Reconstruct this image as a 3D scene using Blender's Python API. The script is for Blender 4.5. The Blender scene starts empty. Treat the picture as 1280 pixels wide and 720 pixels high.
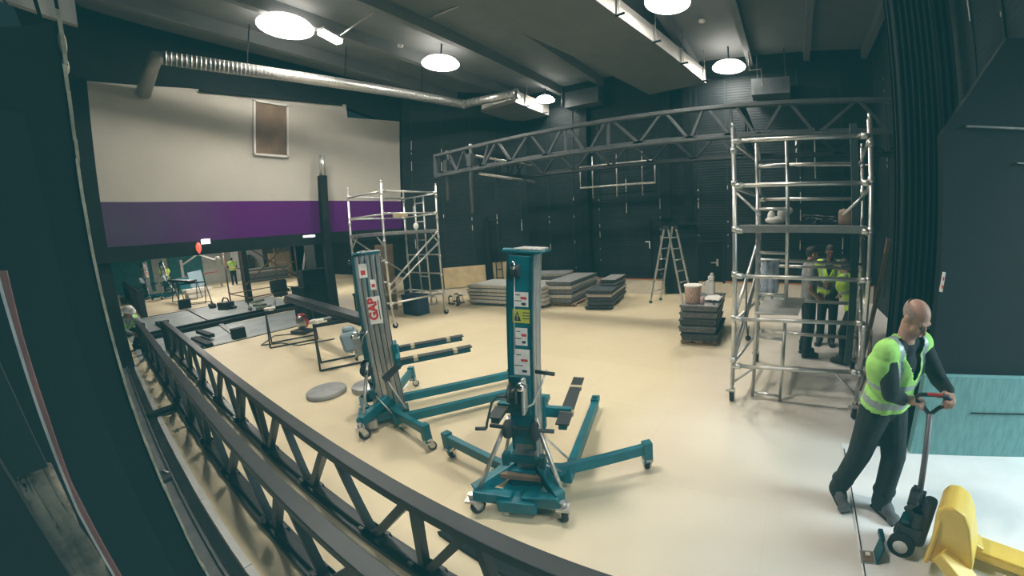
import bpy, bmesh, math, random
from mathutils import Vector as V, Matrix as M, Quaternion
random.seed(7)
S = bpy.context.scene
COL = S.collection
PI = math.pi
R = math.radians

# ---------------------------------------------------------------- materials
MATS = {}
def mat(name, rgb, rough=0.6, metal=0.0, var=0.0, scale=6.0, bump=0.0, bscale=40.0, emit=None, estr=0.0, stretch=None, rgb2=None, spec=0.5):
    m = bpy.data.materials.new(name); m.use_nodes = True
    nt = m.node_tree; b = nt.nodes['Principled BSDF']
    b.inputs['Base Color'].default_value = (*rgb, 1)
    b.inputs['Roughness'].default_value = rough
    b.inputs['Metallic'].default_value = metal
    b.inputs['Specular IOR Level'].default_value = spec
    tc = None
    if var or bump:
        tc = nt.nodes.new('ShaderNodeTexCoord'); src = tc.outputs['Object']
        if stretch:
            mp = nt.nodes.new('ShaderNodeMapping'); mp.inputs['Scale'].default_value = stretch
            nt.links.new(src, mp.inputs['Vector']); src = mp.outputs['Vector']
    if var:
        n = nt.nodes.new('ShaderNodeTexNoise'); n.inputs['Scale'].default_value = scale; n.inputs['Detail'].default_value = 5
        nt.links.new(src, n.inputs['Vector'])
        rp = nt.nodes.new('ShaderNodeValToRGB')
        lo = [max(0, c * (1 - var)) for c in rgb]; hi = list(rgb2) if rgb2 else [min(1, c * (1 + var)) for c in rgb]
        rp.color_ramp.elements[0].position = 0.35; rp.color_ramp.elements[1].position = 0.65
        rp.color_ramp.elements[0].color = (*lo, 1); rp.color_ramp.elements[1].color = (*hi, 1)
        nt.links.new(n.outputs['Fac'], rp.inputs['Fac']); nt.links.new(rp.outputs['Color'], b.inputs['Base Color'])
    if bump:
        n = nt.nodes.new('ShaderNodeTexNoise'); n.inputs['Scale'].default_value = bscale; n.inputs['Detail'].default_value = 4
        nt.links.new(src, n.inputs['Vector'])
        bp = nt.nodes.new('ShaderNodeBump'); bp.inputs['Strength'].default_value = bump; bp.inputs['Distance'].default_value = 0.02
        nt.links.new(n.outputs['Fac'], bp.inputs['Height']); nt.links.new(bp.outputs['Normal'], b.inputs['Normal'])
    if emit:
        b.inputs['Emission Color'].default_value = (*emit, 1); b.inputs['Emission Strength'].default_value = estr
    MATS[name] = m
    return m

black = mat('black_paint', (.009, .011, .012), .7, var=.25, scale=3, spec=.15)
drape = mat('black_drape', (.007, .010, .012), 1.0, var=.3, scale=5, stretch=(6, 6, .3))
shadem = mat('glowing_lamp_shade', (.6, .6, .58), .5, emit=(1, .95, .85), estr=7)  # emission added to the shade so the ceiling glows around each lamp
ceilm = mat('ceiling_black', (.17, .175, .175), .8, var=.08, scale=2)
trussm = mat('truss_black_steel', (.017, .017, .018), .42, metal=.25, var=.2, scale=4)
trussg = mat('truss_grey_steel', (.11, .115, .12), .45, metal=.35, var=.15, scale=5)
alu = mat('aluminium', (.62, .62, .60), .34, metal=.85, var=.08, scale=12)
alud = mat('dull_aluminium', (.42, .42, .41), .45, metal=.7, var=.12, scale=9, stretch=(8, 8, .6))
galv = mat('galvanised_steel', (.55, .54, .51), .36, metal=.8, var=.18, scale=14)
chrome = mat('chrome', (.8, .8, .8), .15, metal=1)
teal = mat('teal_paint', (.0, .115, .15), .42, var=.15, scale=8)
teald = mat('dark_teal_paint', (.0, .06, .075), .5, var=.2, scale=8)
rubber = mat('black_rubber', (.016, .016, .017), .8)
dkpl = mat('dark_plastic', (.02, .022, .024), .5)
white = mat('white_plastic', (.78, .77, .72), .5, var=.04)
whitep = mat('white_paper', (.75, .73, .68), .8, var=.08, scale=20)
cloth = mat('pale_blue_cloth', (.50, .56, .68), .9, var=.15, scale=18, bump=.3, bscale=30)
boardg = mat('grey_board', (.27, .272, .265), .6, var=.12, scale=5)
boardl = mat('light_grey_board', (.42, .42, .39), .6, var=.08, scale=5)
boardd = mat('dark_grey_board', (.06, .068, .075), .6, var=.2, scale=5)
edgel = mat('pale_board_edge', (.46, .425, .36), .7, var=.12, scale=10)
edgeg = mat('grey_board_edge', (.13, .128, .125), .6, var=.2, scale=10)
edged = mat('dark_board_edge', (.055, .058, .062), .6, var=.2, scale=10)
wood = mat('pallet_wood', (.36, .25, .14), .8, var=.3, scale=9, stretch=(1, 8, 8))
tan = mat('tan_plywood', (.52, .40, .22), .7, var=.12, scale=4)
brown = mat('brown_board', (.20, .13, .08), .7, var=.2, scale=5)
rust = mat('rusty_tube', (.14, .075, .05), .6, metal=.4, var=.2)
red = mat('red_paint', (.55, .03, .03), .5)
redt = mat('dull_red_trim', (.20, .075, .065), .6, var=.2, scale=8)
yellow = mat('yellow_paint', (.88, .62, .12), .4, var=.05)
hiv = mat('hi_vis_yellow', (.50, .78, .08), .75, var=.12, scale=14, bump=.2, bscale=24)
hivg = mat('hi_vis_lime', (.42, .86, .20), .75, var=.1, scale=12, bump=.2, bscale=24)
reflect = mat('reflective_tape', (.34, .42, .42), .4, metal=.2)
skin = mat('skin', (.46, .27, .20), .55, var=.06, scale=25)
skind = mat('brown_skin', (.16, .085, .055), .55, var=.06, scale=25)
hair = mat('dark_hair', (.02, .016, .013), .7)
hairg = mat('cropped_grey_hair', (.30, .23, .20), .8)
eyem = mat('eye', (.03, .02, .02), .2)
lipm = mat('lips', (.30, .12, .10), .5)
navy = mat('dark_trousers', (.012, .020, .022), .85, var=.3, scale=10, bump=.3, bscale=22)
blacks = mat('black_sleeves', (.012, .016, .018), .85, var=.25, scale=10, bump=.2, bscale=22)
greyt = mat('grey_tshirt', (.27, .28, .29), .85, var=.1, scale=14, bump=.2, bscale=22)
boot = mat('work_boot', (.035, .034, .034), .6)
bootg = mat('worn_grey_boot', (.10, .105, .11), .7, var=.2, scale=16)
furm = mat('fleece_lining', (.16, .135, .10), .95, var=.55, scale=9, bump=.8, bscale=14, stretch=(1, 1, 2))
dkteal = mat('dark_teal_board', (.003, .0065, .008), .8, var=.15, scale=3)
dkteal2 = mat('darker_teal_board', (.007, .015, .017), .8, var=.2, scale=3)
tornedge = mat('torn_board_edge', (.46, .41, .30), .8, var=.3, scale=30)
oldwall = mat('old_grey_boarding', (.26, .25, .225), .8, var=.25, scale=3, stretch=(1, 6, .5))
turq = mat('turquoise_board', (.17, .36, .36), .7, var=.12, scale=7, stretch=(4, 4, .8), bump=.2)
floorR = mat('white_floor_sheet', (.80, .80, .79), .6, var=.06, scale=2)
greyfl = mat('grey_floor_panel', (.24, .265, .265), .6, var=.12, scale=2)
whitestrip = mat('white_edging', (.60, .61, .58), .5, var=.05)
plankg = mat('grey_plank', (.085, .085, .085), .6, var=.2, scale=5)
orange = mat('orange_line', (.40, .13, .05), .6)
skirtm = mat('cream_skirting', (.62, .57, .46), .6, var=.05)
yellowdec = mat('yellow_decal', (.50, .52, .05), .5)
strapm = mat('tan_strap', (.42, .36, .22), .7)
windowm = mat('brown_blind', (.13, .08, .045), .6, var=.25, scale=3)
whiteframe = mat('white_frame', (.55, .54, .50), .5)
ductm = mat('sheet_metal_duct', (.66, .64, .60), .5, metal=.35, var=.06, scale=3)
lampm = mat('lamp_lens', (1, 1, 1), .5, emit=(1.0, .955, .85), estr=215)
lampring = mat('glowing_lamp_ring', (1, 1, 1), .5, emit=(1.0, .93, .80), estr=4)  # self-lit ring added so the lamp looks blown out beyond its lens
posttg = mat('grey_teal_post', (.04, .058, .062), .6)
lampw = mat('small_lamp_lens', (1, 1, 1), .5, emit=(1.0, .95, .85), estr=22)
lampf = mat('far_fill_lens', (1, 1, 1), .5, emit=(1.0, .95, .85), estr=130)
exitm = mat('lit_sign_panel', (1, 1, 1), .5, emit=(1, 1, .95), estr=3)
redglow = mat('red_lamp', (.8, .1, .08), .5, emit=(1, .15, .1), estr=.8)

def wall_white():
    m = bpy.data.materials.new('white_and_purple_wall'); m.use_nodes = True
    nt = m.node_tree; b = nt.nodes['Principled BSDF']; b.inputs['Roughness'].default_value = .8; b.inputs['Specular IOR Level'].default_value = .1
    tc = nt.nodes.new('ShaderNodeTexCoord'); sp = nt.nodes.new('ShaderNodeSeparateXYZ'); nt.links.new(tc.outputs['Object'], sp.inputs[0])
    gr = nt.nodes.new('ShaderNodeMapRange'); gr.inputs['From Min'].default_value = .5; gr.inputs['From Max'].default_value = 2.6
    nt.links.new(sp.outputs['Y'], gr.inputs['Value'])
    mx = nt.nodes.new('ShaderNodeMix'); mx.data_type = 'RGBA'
    mx.inputs['A'].default_value = (.075, .085, .083, 1); mx.inputs['B'].default_value = (.088, .006, .128, 1)  # fade from grey-green to purple is put into the band's base colour
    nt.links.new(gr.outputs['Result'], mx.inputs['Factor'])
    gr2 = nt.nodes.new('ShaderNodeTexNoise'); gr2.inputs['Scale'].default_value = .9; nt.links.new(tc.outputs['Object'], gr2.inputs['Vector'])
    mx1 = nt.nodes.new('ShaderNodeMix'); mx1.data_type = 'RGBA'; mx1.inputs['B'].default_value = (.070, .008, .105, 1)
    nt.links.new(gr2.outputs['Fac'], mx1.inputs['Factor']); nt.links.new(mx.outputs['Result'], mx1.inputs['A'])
    n = nt.nodes.new('ShaderNodeTexNoise'); n.inputs['Scale'].default_value = 1.2; n.inputs['Detail'].default_value = 6
    nt.links.new(tc.outputs['Object'], n.inputs['Vector'])
    rp = nt.nodes.new('ShaderNodeValToRGB'); rp.color_ramp.elements[0].color = (.36, .34, .295, 1); rp.color_ramp.elements[1].color = (.44, .42, .365, 1)
    nt.links.new(n.outputs['Fac'], rp.inputs['Fac'])
    gt = nt.nodes.new('ShaderNodeMath'); gt.operation = 'GREATER_THAN'; gt.inputs[1].default_value = 3.27; nt.links.new(sp.outputs['Z'], gt.inputs[0])
    mx2 = nt.nodes.new('ShaderNodeMix'); mx2.data_type = 'RGBA'
    nt.links.new(gt.outputs[0], mx2.inputs['Factor']); nt.links.new(mx1.outputs['Result'], mx2.inputs['A']); nt.links.new(rp.outputs['Color'], mx2.inputs['B'])
    nt.links.new(mx2.outputs['Result'], b.inputs['Base Color'])
    return m
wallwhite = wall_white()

def wall_black():
    m = bpy.data.materials.new('black_ribbed_wall'); m.use_nodes = True
    nt = m.node_tree; b = nt.nodes['Principled BSDF']; b.inputs['Roughness'].default_value = .65; b.inputs['Specular IOR Level'].default_value = .18
    tc = nt.nodes.new('ShaderNodeTexCoord'); sp = nt.nodes.new('ShaderNodeSeparateXYZ'); nt.links.new(tc.outputs['Object'], sp.inputs[0])
    n = nt.nodes.new('ShaderNodeTexNoise'); n.inputs['Scale'].default_value = 1.4; n.inputs['Detail'].default_value = 6
    nt.links.new(tc.outputs['Object'], n.inputs['Vector'])
    rp = nt.nodes.new('ShaderNodeValToRGB'); rp.color_ramp.elements[0].position = .35; rp.color_ramp.elements[1].position = .7
    rp.color_ramp.elements[0].color = (.009, .013, .015, 1); rp.color_ramp.elements[1].color = (.020, .024, .026, 1)
    nt.links.new(n.outputs['Fac'], rp.inputs['Fac']); nt.links.new(rp.outputs['Color'], b.inputs['Base Color'])
    w = nt.nodes.new('ShaderNodeMath'); w.operation = 'SINE'
    ml = nt.nodes.new('ShaderNodeMath'); ml.operation = 'MULTIPLY'; ml.inputs[1].default_value = 2 * PI / .075
    nt.links.new(sp.outputs['Z'], ml.inputs[0]); nt.links.new(ml.outputs[0], w.inputs[0])
    bp = nt.nodes.new('ShaderNodeBump'); bp.inputs['Strength'].default_value = .2; bp.inputs['Distance'].default_value = .012
    nt.links.new(w.outputs[0], bp.inputs['Height']); nt.links.new(bp.outputs['Normal'], b.inputs['Normal'])
    return m
wallblack = wall_black()

def floor_mat():
    m = bpy.data.materials.new('cream_floor'); m.use_nodes = True
    nt = m.node_tree; b = nt.nodes['Principled BSDF']; b.inputs['Roughness'].default_value = .62
    tc = nt.nodes.new('ShaderNodeTexCoord')
    n = nt.nodes.new('ShaderNodeTexNoise'); n.inputs['Scale'].default_value = .55; n.inputs['Detail'].default_value = 7
    nt.links.new(tc.outputs['Object'], n.inputs['Vector'])
    rp = nt.nodes.new('ShaderNodeValToRGB'); rp.color_ramp.elements[0].position = .3; rp.color_ramp.elements[1].position = .7
    rp.color_ramp.elements[0].color = (.60, .50, .32, 1); rp.color_ramp.elements[1].color = (.68, .585, .39, 1)
    nt.links.new(n.outputs['Fac'], rp.inputs['Fac'])
    br = nt.nodes.new('ShaderNodeTexBrick'); br.inputs['Scale'].default_value = 1; br.inputs['Brick Width'].default_value = 2.44; br.inputs['Row Height'].default_value = 1.22
    br.inputs['Mortar Size'].default_value = .004; br.inputs['Color1'].default_value = (1, 1, 1, 1); br.inputs['Color2'].default_value = (.93, .93, .93, 1); br.inputs['Mortar'].default_value = (.82, .80, .78, 1)
    nt.links.new(tc.outputs['Object'], br.inputs['Vector'])
    mx = nt.nodes.new('ShaderNodeMix'); mx.data_type = 'RGBA'; mx.blend_type = 'MULTIPLY'; mx.inputs['Factor'].default_value = .6
    nt.links.new(rp.outputs['Color'], mx.inputs['A']); nt.links.new(br.outputs['Color'], mx.inputs['B'])
    # daylight whitening put into the base colour towards the right-hand side of the hall
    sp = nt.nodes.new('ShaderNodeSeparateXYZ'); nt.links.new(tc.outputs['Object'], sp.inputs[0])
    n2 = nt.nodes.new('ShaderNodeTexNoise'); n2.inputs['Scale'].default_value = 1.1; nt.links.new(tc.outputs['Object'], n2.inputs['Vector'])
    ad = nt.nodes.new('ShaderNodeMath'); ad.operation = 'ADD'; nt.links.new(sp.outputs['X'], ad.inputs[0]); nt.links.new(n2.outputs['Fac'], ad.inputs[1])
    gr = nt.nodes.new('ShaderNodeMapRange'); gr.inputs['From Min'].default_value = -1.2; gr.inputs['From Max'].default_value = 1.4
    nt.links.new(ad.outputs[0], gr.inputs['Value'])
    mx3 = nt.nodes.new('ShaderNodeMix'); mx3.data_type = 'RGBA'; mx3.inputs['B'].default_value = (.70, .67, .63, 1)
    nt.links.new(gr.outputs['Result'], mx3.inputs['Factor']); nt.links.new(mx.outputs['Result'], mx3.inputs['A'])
    nt.links.new(mx3.outputs['Result'], b.inputs['Base Color'])
    return m
floorm = floor_mat()

# ---------------------------------------------------------------- mesh builder
def basis(d, up=(0, 0, 1)):
    d = V(d).normalized(); u = V(up)
    if abs(d.dot(u)) > .98: u = V((0, 1, 0)) if abs(d.y) < .9 else V((1, 0, 0))
    x = d.cross(u).normalized(); y = x.cross(d).normalized()
    return x, y, d            # x sideways, y "up", d along
class MB:
    def __init__(s): s.v = []; s.f = []; s.sm = []
    def _add(s, vs, fs, smooth=False):
        o = len(s.v); s.v += [tuple(p) for p in vs]
        for f in fs: s.f.append(tuple(i + o for i in f)); s.sm.append(smooth)
        return s
    def box(s, c, sz, rz=0, rx=0, ry=0):
        m = M.Translation(V(c)) @ M.Rotation(rz, 4, 'Z') @ M.Rotation(ry, 4, 'Y') @ M.Rotation(rx, 4, 'X')
        h = V(sz) / 2
        vs = [m @ V((sx * h.x, sy * h.y, sz_ * h.z)) for sz_ in (-1, 1) for sy in (-1, 1) for sx in (-1, 1)]
        return s._add(vs, [(0, 2, 3, 1), (4, 5, 7, 6), (0, 1, 5, 4), (2, 6, 7, 3), (0, 4, 6, 2), (1, 3, 7, 5)])
    def bar(s, a, b, w, h=None, up=(0, 0, 1)):
        h = h or w; a = V(a); b = V(b); x, y, d = basis(b - a, up)
        vs = [p + x * (sx * w / 2) + y * (sy * h / 2) for p in (a, b) for sx, sy in ((-1, -1), (1, -1), (1, 1), (-1, 1))]
        return s._add(vs, [(3, 2, 1, 0), (4, 5, 6, 7), (0, 1, 5, 4), (1, 2, 6, 5), (2, 3, 7, 6), (3, 0, 4, 7)])
    def tube(s, a, b, r, r2=None, n=10, caps=True):
        r2 = r if r2 is None else r2; a = V(a); b = V(b); x, y, d = basis(b - a)
        vs = []
        for p, q in ((a, r), (b, r2)):
            for i in range(n):
                t = 2 * PI * i / n; vs.append(p + x * (q * math.cos(t)) + y * (q * math.sin(t)))
        s._add(vs, [(i, (i + 1) % n, n + (i + 1) % n, n + i) for i in range(n)], True)
        if caps: s._add(vs[:n], [tuple(range(n))[::-1]]); s._add(vs[n:], [tuple(range(n))])
        return s
    def path(s, pts, r, n=8):
        pts = [V(p) for p in pts]; vs = []; k = len(pts)
        for i, p in enumerate(pts):
            d = (pts[min(i + 1, k - 1)] - pts[max(i - 1, 0)]); x, y, _ = basis(d)
            for j in range(n):
                t = 2 * PI * j / n; vs.append(p + x * (r * math.cos(t)) + y * (r * math.sin(t)))
        fs = [(i * n + j, i * n + (j + 1) % n, (i + 1) * n + (j + 1) % n, (i + 1) * n + j) for i in range(k - 1) for j in range(n)]
        fs += [tuple(range(n))[::-1], tuple((k - 1) * n + j for j in range(n))]
        return s._add(vs, fs, True)
    def lathe(s, prof, c=(0, 0, 0), axis=(0, 0, 1), n=20):
        x, y, d = basis(axis); c = V(c); vs = []; k = len(prof)
        for r, z in prof:
            for j in range(n):
                t = 2 * PI * j / n; vs.append(c + d * z + x * (max(r, 1e-4) * math.cos(t)) + y * (max(r, 1e-4) * math.sin(t)))
        fs = [(i * n + j, i * n + (j + 1) % n, (i + 1) * n + (j + 1) % n, (i + 1) * n + j) for i in range(k - 1) for j in range(n)]
        fs += [tuple(range(n))[::-1], tuple((k - 1) * n + j for j in range(n))]
        return s._add(vs, fs, True)
    def prism(s, poly, a, b):
        """poly: 3-D points of one outline; extruded by the vector b-a"""
        d = V(b) - V(a); n = len(poly); vs = [V(p) for p in poly] + [V(p) + d for p in poly]
        return s._add(vs, [tuple(range(n))[::-1], tuple(range(n, 2 * n))] + [(i, (i + 1) % n, n + (i + 1) % n, n + i) for i in range(n)])
    def ball(s, c, r, n=14, m=9, rot=None):
        r = V(r) if hasattr(r, '__len__') else V((r, r, r)); vs = []
        for i in range(m + 1):
            ph = PI * i / m
            for j in range(n):
                t = 2 * PI * j / n
                p = V((r.x * math.sin(ph) * math.cos(t), r.y * math.sin(ph) * math.sin(t), r.z * math.cos(ph)))
                if rot is not None: p = rot @ p
                vs.append(V(c) + p)
        fs = [(i * n + j, (i + 1) * n + j, (i + 1) * n + (j + 1) % n, i * n + (j + 1) % n) for i in range(m) for j in range(n)]
        return s._add(vs, fs, True)
    def grid(s, pts):
        """pts[i][j] rows of points -> sheet"""
        a = len(pts); b = len(pts[0]); vs = [p for r in pts for p in r]
        return s._add(vs, [(i * b + j, i * b + j + 1, (i + 1) * b + j + 1, (i + 1) * b + j) for i in range(a - 1) for j in range(b - 1)], True)
    def build(s, name, material, parent=None, bevel=0, solid=0):
        me = bpy.data.meshes.new(name); me.from_pydata(s.v, [], s.f); me.update()
        for p, q in zip(me.polygons, s.sm): p.use_smooth = q
        bm = bmesh.new(); bm.from_mesh(me); bmesh.ops.remove_doubles(bm, verts=bm.verts, dist=1e-5); bmesh.ops.recalc_face_normals(bm, faces=bm.faces); bm.to_mesh(me); bm.free()
        me.materials.append(material)
        o = bpy.data.objects.new(name, me); COL.objects.link(o)
        if parent: o.parent = parent
        if bevel:
            b = o.modifiers.new('bevel', 'BEVEL'); b.width = bevel; b.segments = 2; b.limit_method = 'ANGLE'
        if solid:
            b = o.modifiers.new('solid', 'SOLIDIFY'); b.thickness = solid; b.offset = 0
        return o

def tag(o, label=None, cat=None, group=None, kind=None):
    if label: o['label'] = label
    if cat: o['category'] = cat
    if group: o['group'] = group
    if kind: o['kind'] = kind
    return o
def thing(name, label, cat, loc=(0, 0, 0), rz=0, group=None, rot=None):
    o = bpy.data.objects.new(name, None); COL.objects.link(o); o.empty_display_size = .1
    o.location = loc; o.rotation_euler = rot if rot else (0, 0, rz)
    return tag(o, label, cat, group)
def struct(mb, name, m, label=None, parent=None, **k):
    o = mb.build(name, m, parent, **k)
    if parent is None:
        o['kind'] = 'structure'
        if label: o['label'] = label; o['category'] = name.split('_')[0]
    return o
def copy_tree(o, parent=None):
    c = o.copy(); COL.objects.link(c)
    if parent: c.parent = parent
    for ch in list(o.children): copy_tree(ch, c)
    return c
def dup(o, label, loc, rz=None, group=None):
    c = copy_tree(o); c.location = loc; c['label'] = label
    if rz is not None: c.rotation_euler = (0, 0, rz)
    if group: c['group'] = group
    return c
def text(name, body, size, m, parent, loc, rot, extrude=.001, bold=0.0, shear=0):
    cu = bpy.data.curves.new(name, 'FONT'); cu.body = body; cu.size = size; cu.extrude = extrude; cu.align_x = 'CENTER'; cu.align_y = 'CENTER'; cu.offset = bold; cu.shear = shear
    t = bpy.data.objects.new(name, cu); COL.objects.link(t)
    dg = bpy.context.evaluated_depsgraph_get(); me = bpy.data.meshes.new_from_object(t.evaluated_get(dg))
    bpy.data.objects.remove(t); me.materials.clear(); me.materials.append(m)
    o = bpy.data.objects.new(name, me); COL.objects.link(o); o.parent = parent; o.location = loc; o.rotation_euler = rot
    return o

# ---------------------------------------------------------------- camera (very wide fisheye, off-centre crop)
CAM_H = 2.1
def camera():
    cd = bpy.data.cameras.new('camera'); cam = bpy.data.objects.new('camera', cd); COL.objects.link(cam)
    f, k = 464.4848, -0.0824920; pitch, roll, AZ = R(8.887146), R(-1.275029), R(19.998372); cx, cy = 821.2199, 354.0227
    cd.lens = 14; cd.type = 'PANO'; cd.panorama_type = 'FISHEYE_LENS_POLYNOMIAL'
    cd.sensor_width = 36; cd.sensor_fit = 'HORIZONTAL'; mm = 36 / 1280
    cd.fisheye_fov = R(220)
    cd.fisheye_polynomial_k0 = 0; cd.fisheye_polynomial_k1 = -1 / (f * mm); cd.fisheye_polynomial_k2 = 0
    cd.fisheye_polynomial_k3 = -k / (f * mm) ** 3; cd.fisheye_polynomial_k4 = 0
    cd.shift_x = -(cx - 640) / 1280; cd.shift_y = (cy - 360) / 720
    cd.clip_start = .02; cd.clip_end = 200
    c, s = math.cos(roll), math.sin(roll); cp, sp = math.cos(pitch), math.sin(pitch); ca, sa = math.cos(AZ), math.sin(AZ)
    def w(x, y, z):            # camera x right, y up, z forward -> world
        x, y = x * c - y * s, x * s + y * c
        r_, f_, u_ = x, z * cp + y * sp, y * cp - z * sp
        return V((r_ * ca - f_ * sa, r_ * sa + f_ * ca, u_))
    X, Y, Z = w(1, 0, 0), w(0, 1, 0), -w(0, 0, 1)
    cam.matrix_world = M(((X.x, Y.x, Z.x, 0), (X.y, Y.y, Z.y, 0), (X.z, Y.z, Z.z, CAM_H), (0, 0, 0, 1)))
    S.camera = cam
camera()
w = bpy.data.worlds.new('world'); S.world = w; w.use_nodes = True
w.node_tree.nodes['Background'].inputs[0].default_value = (.30, .55, .60, 1); w.node_tree.nodes['Background'].inputs[1].default_value = .035
vs = S.view_settings
S.display_settings.display_device = 'sRGB'; vs.view_transform = 'Standard'; vs.look = 'None'; vs.exposure = 0; vs.gamma = 1
vs.use_curve_mapping = True; vs.curve_mapping.black_level = (-.0045, -.0265, -.029); vs.curve_mapping.update()
# ================================================================ THE SETTING
XW, YB = -11.3, 10.5
CZ = 6.9
struct(MB().box((-16, 5, -.05), (46, 14, .1)), 'floor', floorm, 'cream boarded studio floor running through to the hall beyond')
struct(MB().box((3.65, 1.6, .003), (6.0, 3.6, .006)), 'floor_sheet', floorR, 'white floor sheets at the right by the turquoise board')
# grey floor panels of the pit beyond the near hall
g = MB().box((-13.05, 2.9, .004), (2.9, 5.2, .008)); g.box((-17.6, 2.9, .004), (5.6, 5.2, .008))
struct(g, 'floor_panels', greyfl, 'grey floor panels between the two halls')
struct(MB().box((-11.48, 3.2, .006), (.05, 5.4, .012)).box((-20.5, 3.0, .006), (.12, 5.4, .012)), 'trim_1', black, 'dark joint lines along the grey floor panels')
# ceiling with joists
struct(MB().box((-4.5, 4.5, CZ + .05), (15, 16, .1)), 'ceiling', ceilm, 'black ceiling')
for i in range(9):
    struct(MB().box((-10.2 + i * 1.55, 4.5, CZ - .14), (.16, 15, .28)), 'ceiling_joist', ceilm, None)
# upper white wall with a purple band, open underneath
poly = [(XW, .15, 2.4), (XW, 7.3, 2.4), (XW, 7.3, 5.86), (XW, 5.5, 5.68), (XW, 5.45, 6.05), (XW, 1.7, 5.74), (XW, .15, 5.52)]
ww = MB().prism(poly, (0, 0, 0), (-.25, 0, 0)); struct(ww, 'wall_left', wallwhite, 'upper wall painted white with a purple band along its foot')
struct(MB().prism([(XW - .05, .15, 5.5), (XW - .05, 1.7, 5.7), (XW - .05, 5.4, 6.0), (XW - .05, 7.3, 5.7), (XW - .05, 7.3, CZ), (XW - .05, .15, CZ)], (0, 0, 0), (-.2, 0, 0)), 'wall_left_top', black)
struct(MB().box((XW - .1, 3.6, 2.25), (.45, 7.4, .3)), 'trim_2', black, 'black beam under the purple band')
struct(MB().bar((XW + .06, 1.9, 5.72), (XW + .06, 5.3, 6.0), .06, .05), 'trim_3', black, 'dark rail along the top of the white wall')
struct(MB().box((XW - .12, -.05, 3.4), (.3, .5, 7)), 'wall_left_end', black)
struct(MB().box((XW - .12, 7.42, 3.4), (.3, .3, 7)), 'wall_left_pier', black)
wi = struct(MB().box((XW + .015, 3.425, 5.05), (.03, .74, 1.26)), 'window_1', windowm, 'brown blinded window high in the white wall')
fr = MB()
for y in (3.03, 3.82): fr.box((XW + .03, y, 5.05), (.07, .05, 1.36))
for z in (4.39, 5.70): fr.box((XW + .03, 3.425, z), (.07, .84, .05))
struct(fr, 'window_frame', whiteframe, parent=wi)
# black ribbed walls
cA, cB = V((XW, 7.3, 0)), V((-8.6, YB, 0))
def wall_seg(name, a, b, z0, z1, th, label):
    a = V(a); b = V(b); d = (b - a); n = V((-d.y, d.x, 0)).normalized()
    mb = MB().prism([(a.x, a.y, z0), (b.x, b.y, z0), (b.x, b.y, z1), (a.x, a.y, z1)], (0, 0, 0), n * th)
    return struct(mb, name, wallblack, label)
wall_seg('wall_corner', cA, cB, .3, CZ, .2, 'black ribbed wall across the corner beyond the white wall')
wall_seg('wall_back', (-8.6, YB, 0), (-3.62, YB, 0), .46, CZ, .2, 'black ribbed back wall')
wall_seg('wall_back_right', (-2.55, YB, 0), (2.4, YB, 0), .46, CZ, .2, 'black ribbed back wall behind the tower')
wall_seg('wall_back_over_door', (-3.62, YB, 0), (-2.55, YB, 0), 2.1, CZ, .2, None)
wall_seg('wall_right', (2.4, YB, 0), (2.4, 3.5, 0), 0, CZ, .2, 'black wall at the right')
struct(MB().bar(cA + V((0.05, -.05, .15)), cB + V((0, -.05, .15)), .06, .3), 'baseboard_corner', skirtm, 'cream skirting under the corner wall')
struct(MB().box((-6.1, YB + .02, .23), (5, .1, .46)), 'baseboard_back', skirtm, 'cream skirting under the black back wall')
struct(MB().box((-.07, YB + .02, .23), (4.95, .1, .46)), 'baseboard_back_right', skirtm)
struct(MB().box((-6.1, YB - .04, .475), (5, .03, .03)).box((-.07, YB - .04, .475), (4.95, .03, .03)), 'trim_4', orange, 'thin orange line along the top of the skirting')
# door recess, grey hatch door with handle
d1 = struct(MB().box((-3.08, YB + .3, 1.05), (1.06, .1, 2.1)), 'door_1', dkteal2, 'dark doorway behind the folding ladder')
d2 = struct(MB().box((-2.15, YB - .03, 1.02), (.72, .06, 1.1)), 'door_2', black, 'low black door with a steel handle in the back wall')
struct(MB().tube((-1.95, YB - .06, 1.02), (-1.95, YB - .14, 1.02), .02).bar((-1.95, YB - .14, 1.02), (-2.12, YB - .14, 1.02), .03, .03).box((-1.95, YB - .07, 1.02), (.06, .02, .2)), 'door_handle', alu, parent=d2)
df = MB()
for x in (-2.54, -1.76): df.box((x, YB - .03, 1.02), (.06, .09, 1.2))
df.box((-2.15, YB - .03, 1.62), (.84, .09, .06)); struct(df, 'door_frame', dkteal, parent=d2)
d3 = struct(MB().box((-4.45, YB - .03, 1.4), (.95, .05, 1.8)), 'door_3', wallblack, 'tall black door with a bright lever handle')
struct(MB().bar((-4.12, YB - .10, 1.62), (-3.98, YB - .10, 1.62), .035, .035).box((-3.99, YB - .1, 1.52), (.03, .03, .2)), 'door_handle', white, parent=d3)
# seam marks: bright gaps between the wall panels
def seams(name, pts, nrm, seed, ranges):
    rnd = random.Random(seed); mb = MB(); bt = MB()
    for p in pts:
        for z0, z1 in ranges:
            z = z0 + rnd.uniform(0, .5)
            while z < z1:
                h = rnd.choice((.04, .06, .10, .18, .3))
                if rnd.random() < .55: mb.box((p[0], p[1], z + h / 2), (.022, .02, h))
                z += h + rnd.uniform(.03, .35)
        bt.box((p[0] - nrm[0] * .012, p[1] - nrm[1] * .012, 3.4), (.05, .03, 6.0), rz=math.atan2(-nrm[0], nrm[1]))
    o = struct(bt, name, dkteal2); struct(mb, 'panel_gap', whiteframe, parent=o); return o
dn = (cB - cA).normalized(); nn = (dn.y, -dn.x)
seams('trim_5', [(cA + dn * (t) + V((nn[0] * .02, nn[1] * .02, 0))) for t in (.35, 1.32, 2.25, 3.1, 3.95)], nn, 3, [(1.6, 3.3), (4.0, 5.0)])
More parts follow.
